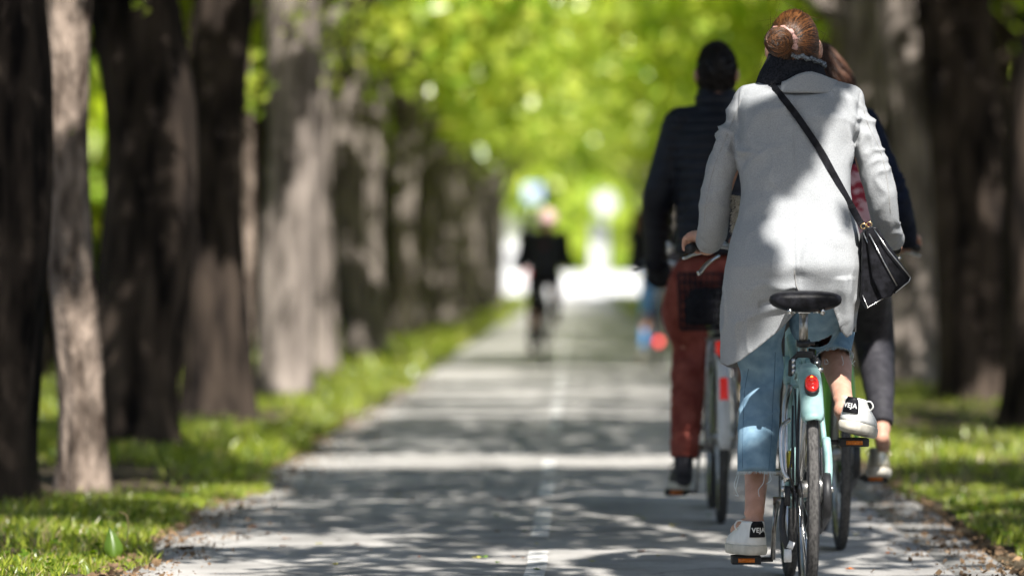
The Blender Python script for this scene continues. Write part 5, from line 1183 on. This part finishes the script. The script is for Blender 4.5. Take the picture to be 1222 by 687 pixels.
def register(rt, polys, frac=None):
    for o in [rt] + list(rt.children_recursive):
        if o.type != 'MESH': continue
        co, no = world_pts(o); v = CAMP - co; k = ((no * v).sum(1) > 0) & ((no @ SUN) > 0.02)
        co = co[k]; px = VX + co[:, 0] * F / co[:, 1]; py = VY - (co[:, 2] - CH) * F / co[:, 1]; L = np.zeros(len(co), bool)
        for p in polys: L |= inpoly(px, py, p)
        if polys is LIT_RIDER:
            for p in SHADE_RIDER: L &= ~inpoly(px, py, p)
        u, w = uv(co); ok = (u >= 0) & (u < NU) & (w >= 0) & (w < NV); u, w, L = u[ok], w[ok], L[ok]
        np.add.at(all_n, (u, w), 1); np.add.at(lit_n, (u[L], w[L]), 1)
for r_ in (pw, B1, bag): register(r_, LIT_RIDER)
for r_ in (p3, B3): register(r_, LIT_W3)
register(o4, [[(625, 230), (672, 230), (672, 266), (625, 266)]]); register(o5, [[(760, 325), (805, 325), (805, 425), (760, 425)]])
for r_ in (pm, B2): register(r_, [[(800, 540), (838, 540), (838, 556), (800, 556)]])
dom = all_n > 0
lit = (lit_n * 2 > all_n)
def dil(a, n):
    a = a.copy()
    for _ in range(n):
        b_ = a.copy(); b_[1:] |= a[:-1]; b_[:-1] |= a[1:]; b_[:, 1:] |= a[:, :-1]; b_[:, :-1] |= a[:, 1:]; a = b_
    return a
def ero(a, n): return ~dil(~a, n)
lit = ero(dil(lit, 2), 1)                 # close pinholes between surface samples
domain = ero(dil(dom, 14), 8)
# sunny patches on the trunks
tl_ = np.zeros_like(lit); tdom = np.zeros_like(lit); NTH = {0: .6, 1: -.02, 2: .4, 3: .16, 4: -.15, 5: -.06, 6: -.12, 7: .05, 8: .14, 9: -.3, 10: -.3}
for i, (o, x, y) in enumerate(TRUNKS[:11]):
    co, no = world_pts(o); co = co - 0; k = ((no @ SUN) > .05) & ((no * (CAMP - co)).sum(1) > 0) & (co[:, 2] < 3.4); co = co[k]
    n_ = fbm(np.stack([co[:, 0] * 3.4 + i * 7, co[:, 2] * 1.5, co[:, 0] * 0], 1), 3, 90 + i); L = n_ > NTH[i]
    u, w = uv(co); ok = (u >= 0) & (u < NU) & (w >= 0) & (w < NV); tdom[u[ok], w[ok]] = True
    if i == 1: L |= (co[:, 2] < .75) & (n_ > -.5)
    u, w = uv(co[L]); ok = (u >= 0) & (u < NU) & (w >= 0) & (w < NV); tl_[u[ok], w[ok]] = True
tl_ = ero(dil(tl_, 4), 3); tdom = ero(dil(tdom, 9), 4) | tl_
def ground_lit(gx, gy):
    py = VY + F * CH / np.maximum(gy, 8); px = VX + gx * F / np.maximum(gy, 8); z0 = gx * 0
    n = fbm(np.stack([gx * .5 + gy * .25, gy * 1.0, z0], -1), 3, 41); n2 = noise(np.stack([gx * .8, gy * 6.0, z0], -1), 43); n3 = noise(np.stack([gx * 1.7, gy * 12.0, z0], -1), 44)
    v = n + .35 * n2
    L = v > np.where(gy > 24, .0, .20)
    L &= ~((py > 562) & (py < 600))
    L |= (py > 546 + 5 * n) & (py < 560 + 5 * n) & (px > 330)             # the bright band across path and lawn
    L |= (py > 598) & (py < 625) & (n + .8 * n2 + .4 * n3 > .34)
    L |= (py > 632) & (py < 650) & (n2 + .5 * n3 > .10) & (px < 1000)
    L |= (py > 655) & (.6 * n2 + .6 * n3 > .02)
    L |= (py > 575) & (px > 1060) & (.5 * n + .6 * n2 + .5 * n3 > .12)
    L &= ~((py > 500) & (py < 542) & (px > 330) & (px < 1080) & (v < .5))
    L |= (px < 330) & (py > 632) & (n2 > -.3)                             # sunny verge corner
    L |= (px < 340) & (py > 520) & (py < 632) & (v > .15)
    L |= (gy > 25) & (gx < -1.3) & (gx > -2.3) & (v > -.3)                # sunny far left verge
    L |= (gy > 24) & (gx > 1.5) & (gx < 3) & (v > -.05)
    L |= (gx > 1.45) & (((py > 526) & (py < 561)) | ((py > 578) & (py < 603) & (n2 > -.2)) | ((py > 480) & (py < 500) & (n2 > -.1)))
    return L
rc = np.random.default_rng(5)
def canopy(n, x0, x1, y0, y1, z0, z1, size):
    P = np.stack([rc.uniform(x0, x1, n), rc.uniform(y0, y1, n), rc.uniform(z0, z1, n)], 1); return P, np.full(n, size)
def ground_cover(n, x0, x1, y0, y1, z0, z1, size):
    g = np.stack([rc.uniform(x0, x1, n), rc.uniform(y0, y1, n), np.zeros(n)], 1); z = rc.uniform(z0, z1, n); return g + (z / SUN[2])[:, None] * SUN, np.full(n, size)
parts_ = [ground_cover(50000, -2.6, 2.3, 12.5, 23.5, 4.3, 6.3, .065), ground_cover(19000, -3.5, 6, 23.5, 34, 4.3, 7, .12), ground_cover(13000, -4.5, 8, 34, 52, 4.3, 7.5, .18),
          canopy(3000, 1.6, 7.5, 6, 30, 4.4, 8, .17), canopy(3000, -7.5, -1.6, 6, 30, 4.4, 8, .17), canopy(2500, -8, 8.5, 30, 50, 4.6, 8, .2)]
POOL = np.concatenate([p for p, _ in parts_]); SZ = np.concatenate([s for _, s in parts_])
g_ = POOL - (POOL[:, 2] / SUN[2])[:, None] * SUN; jj = rc.normal(size=(2, len(g_))) * .07; keep = ~ground_lit(g_[:, 0] + jj[0], g_[:, 1] + jj[1])
u, w = uv(POOL); u = np.clip(u, 0, NU - 1); w = np.clip(w, 0, NV - 1)
keep &= ~dil(domain, 4)[u, w] & ~dil(tdom, 3)[u, w]
POOL, SZ = POOL[keep], SZ[keep]
# small unseen leaves added sunward to shade riders and trunks, gaps for lit patches
def shade(cells, lai, size, z0, z1):
    cu, cw = np.nonzero(cells); n = int(len(cu) * G * G * lai / (1.17 * size * size)); k = rc.integers(0, len(cu), n)
    uu = U0 + (cu[k] + rc.random(n)) * G; vv = V0 + (cw[k] + rc.random(n)) * G; z = rc.uniform(z0, z1, n)
    s_ = (z - uu * E1[2] - vv * E2[2]) / SUN[2]; return uu[:, None] * E1 + vv[:, None] * E2 + s_[:, None] * SUN, np.full(n, size)
for cells, lai, size, z0, z1 in ((domain & ~dil(lit, 1), 13, .024, 4.5, 6.4), (tdom & ~domain & ~dil(tl_, 2), 6.5, .048, 4.6, 7.2)):
    CV, cs_ = shade(cells, lai, size, z0, z1); POOL = np.concatenate([POOL, CV]); SZ = np.concatenate([SZ, cs_])
print('leaves', len(POOL))
sites = np.array([(x, y) for _, x, y in near_sites]); own = np.zeros(len(POOL), int)
for a in range(0, len(POOL), 20000): own[a:a + 20000] = np.argmin(((POOL[a:a + 20000, None, :2] - sites[None]) ** 2).sum(2), 1)
for i, (t, x, y) in enumerate(near_sites):
    k = own == i
    if k.sum() > 10:
        me = quads_mesh('crown', POOL[k] - [x, y, 0], SZ[k], rc, M['leaf'], .62); o = bpy.data.objects.new('crown', me); link(o, t)  # leaf cover shaped to throw the dapples, hung on this tree
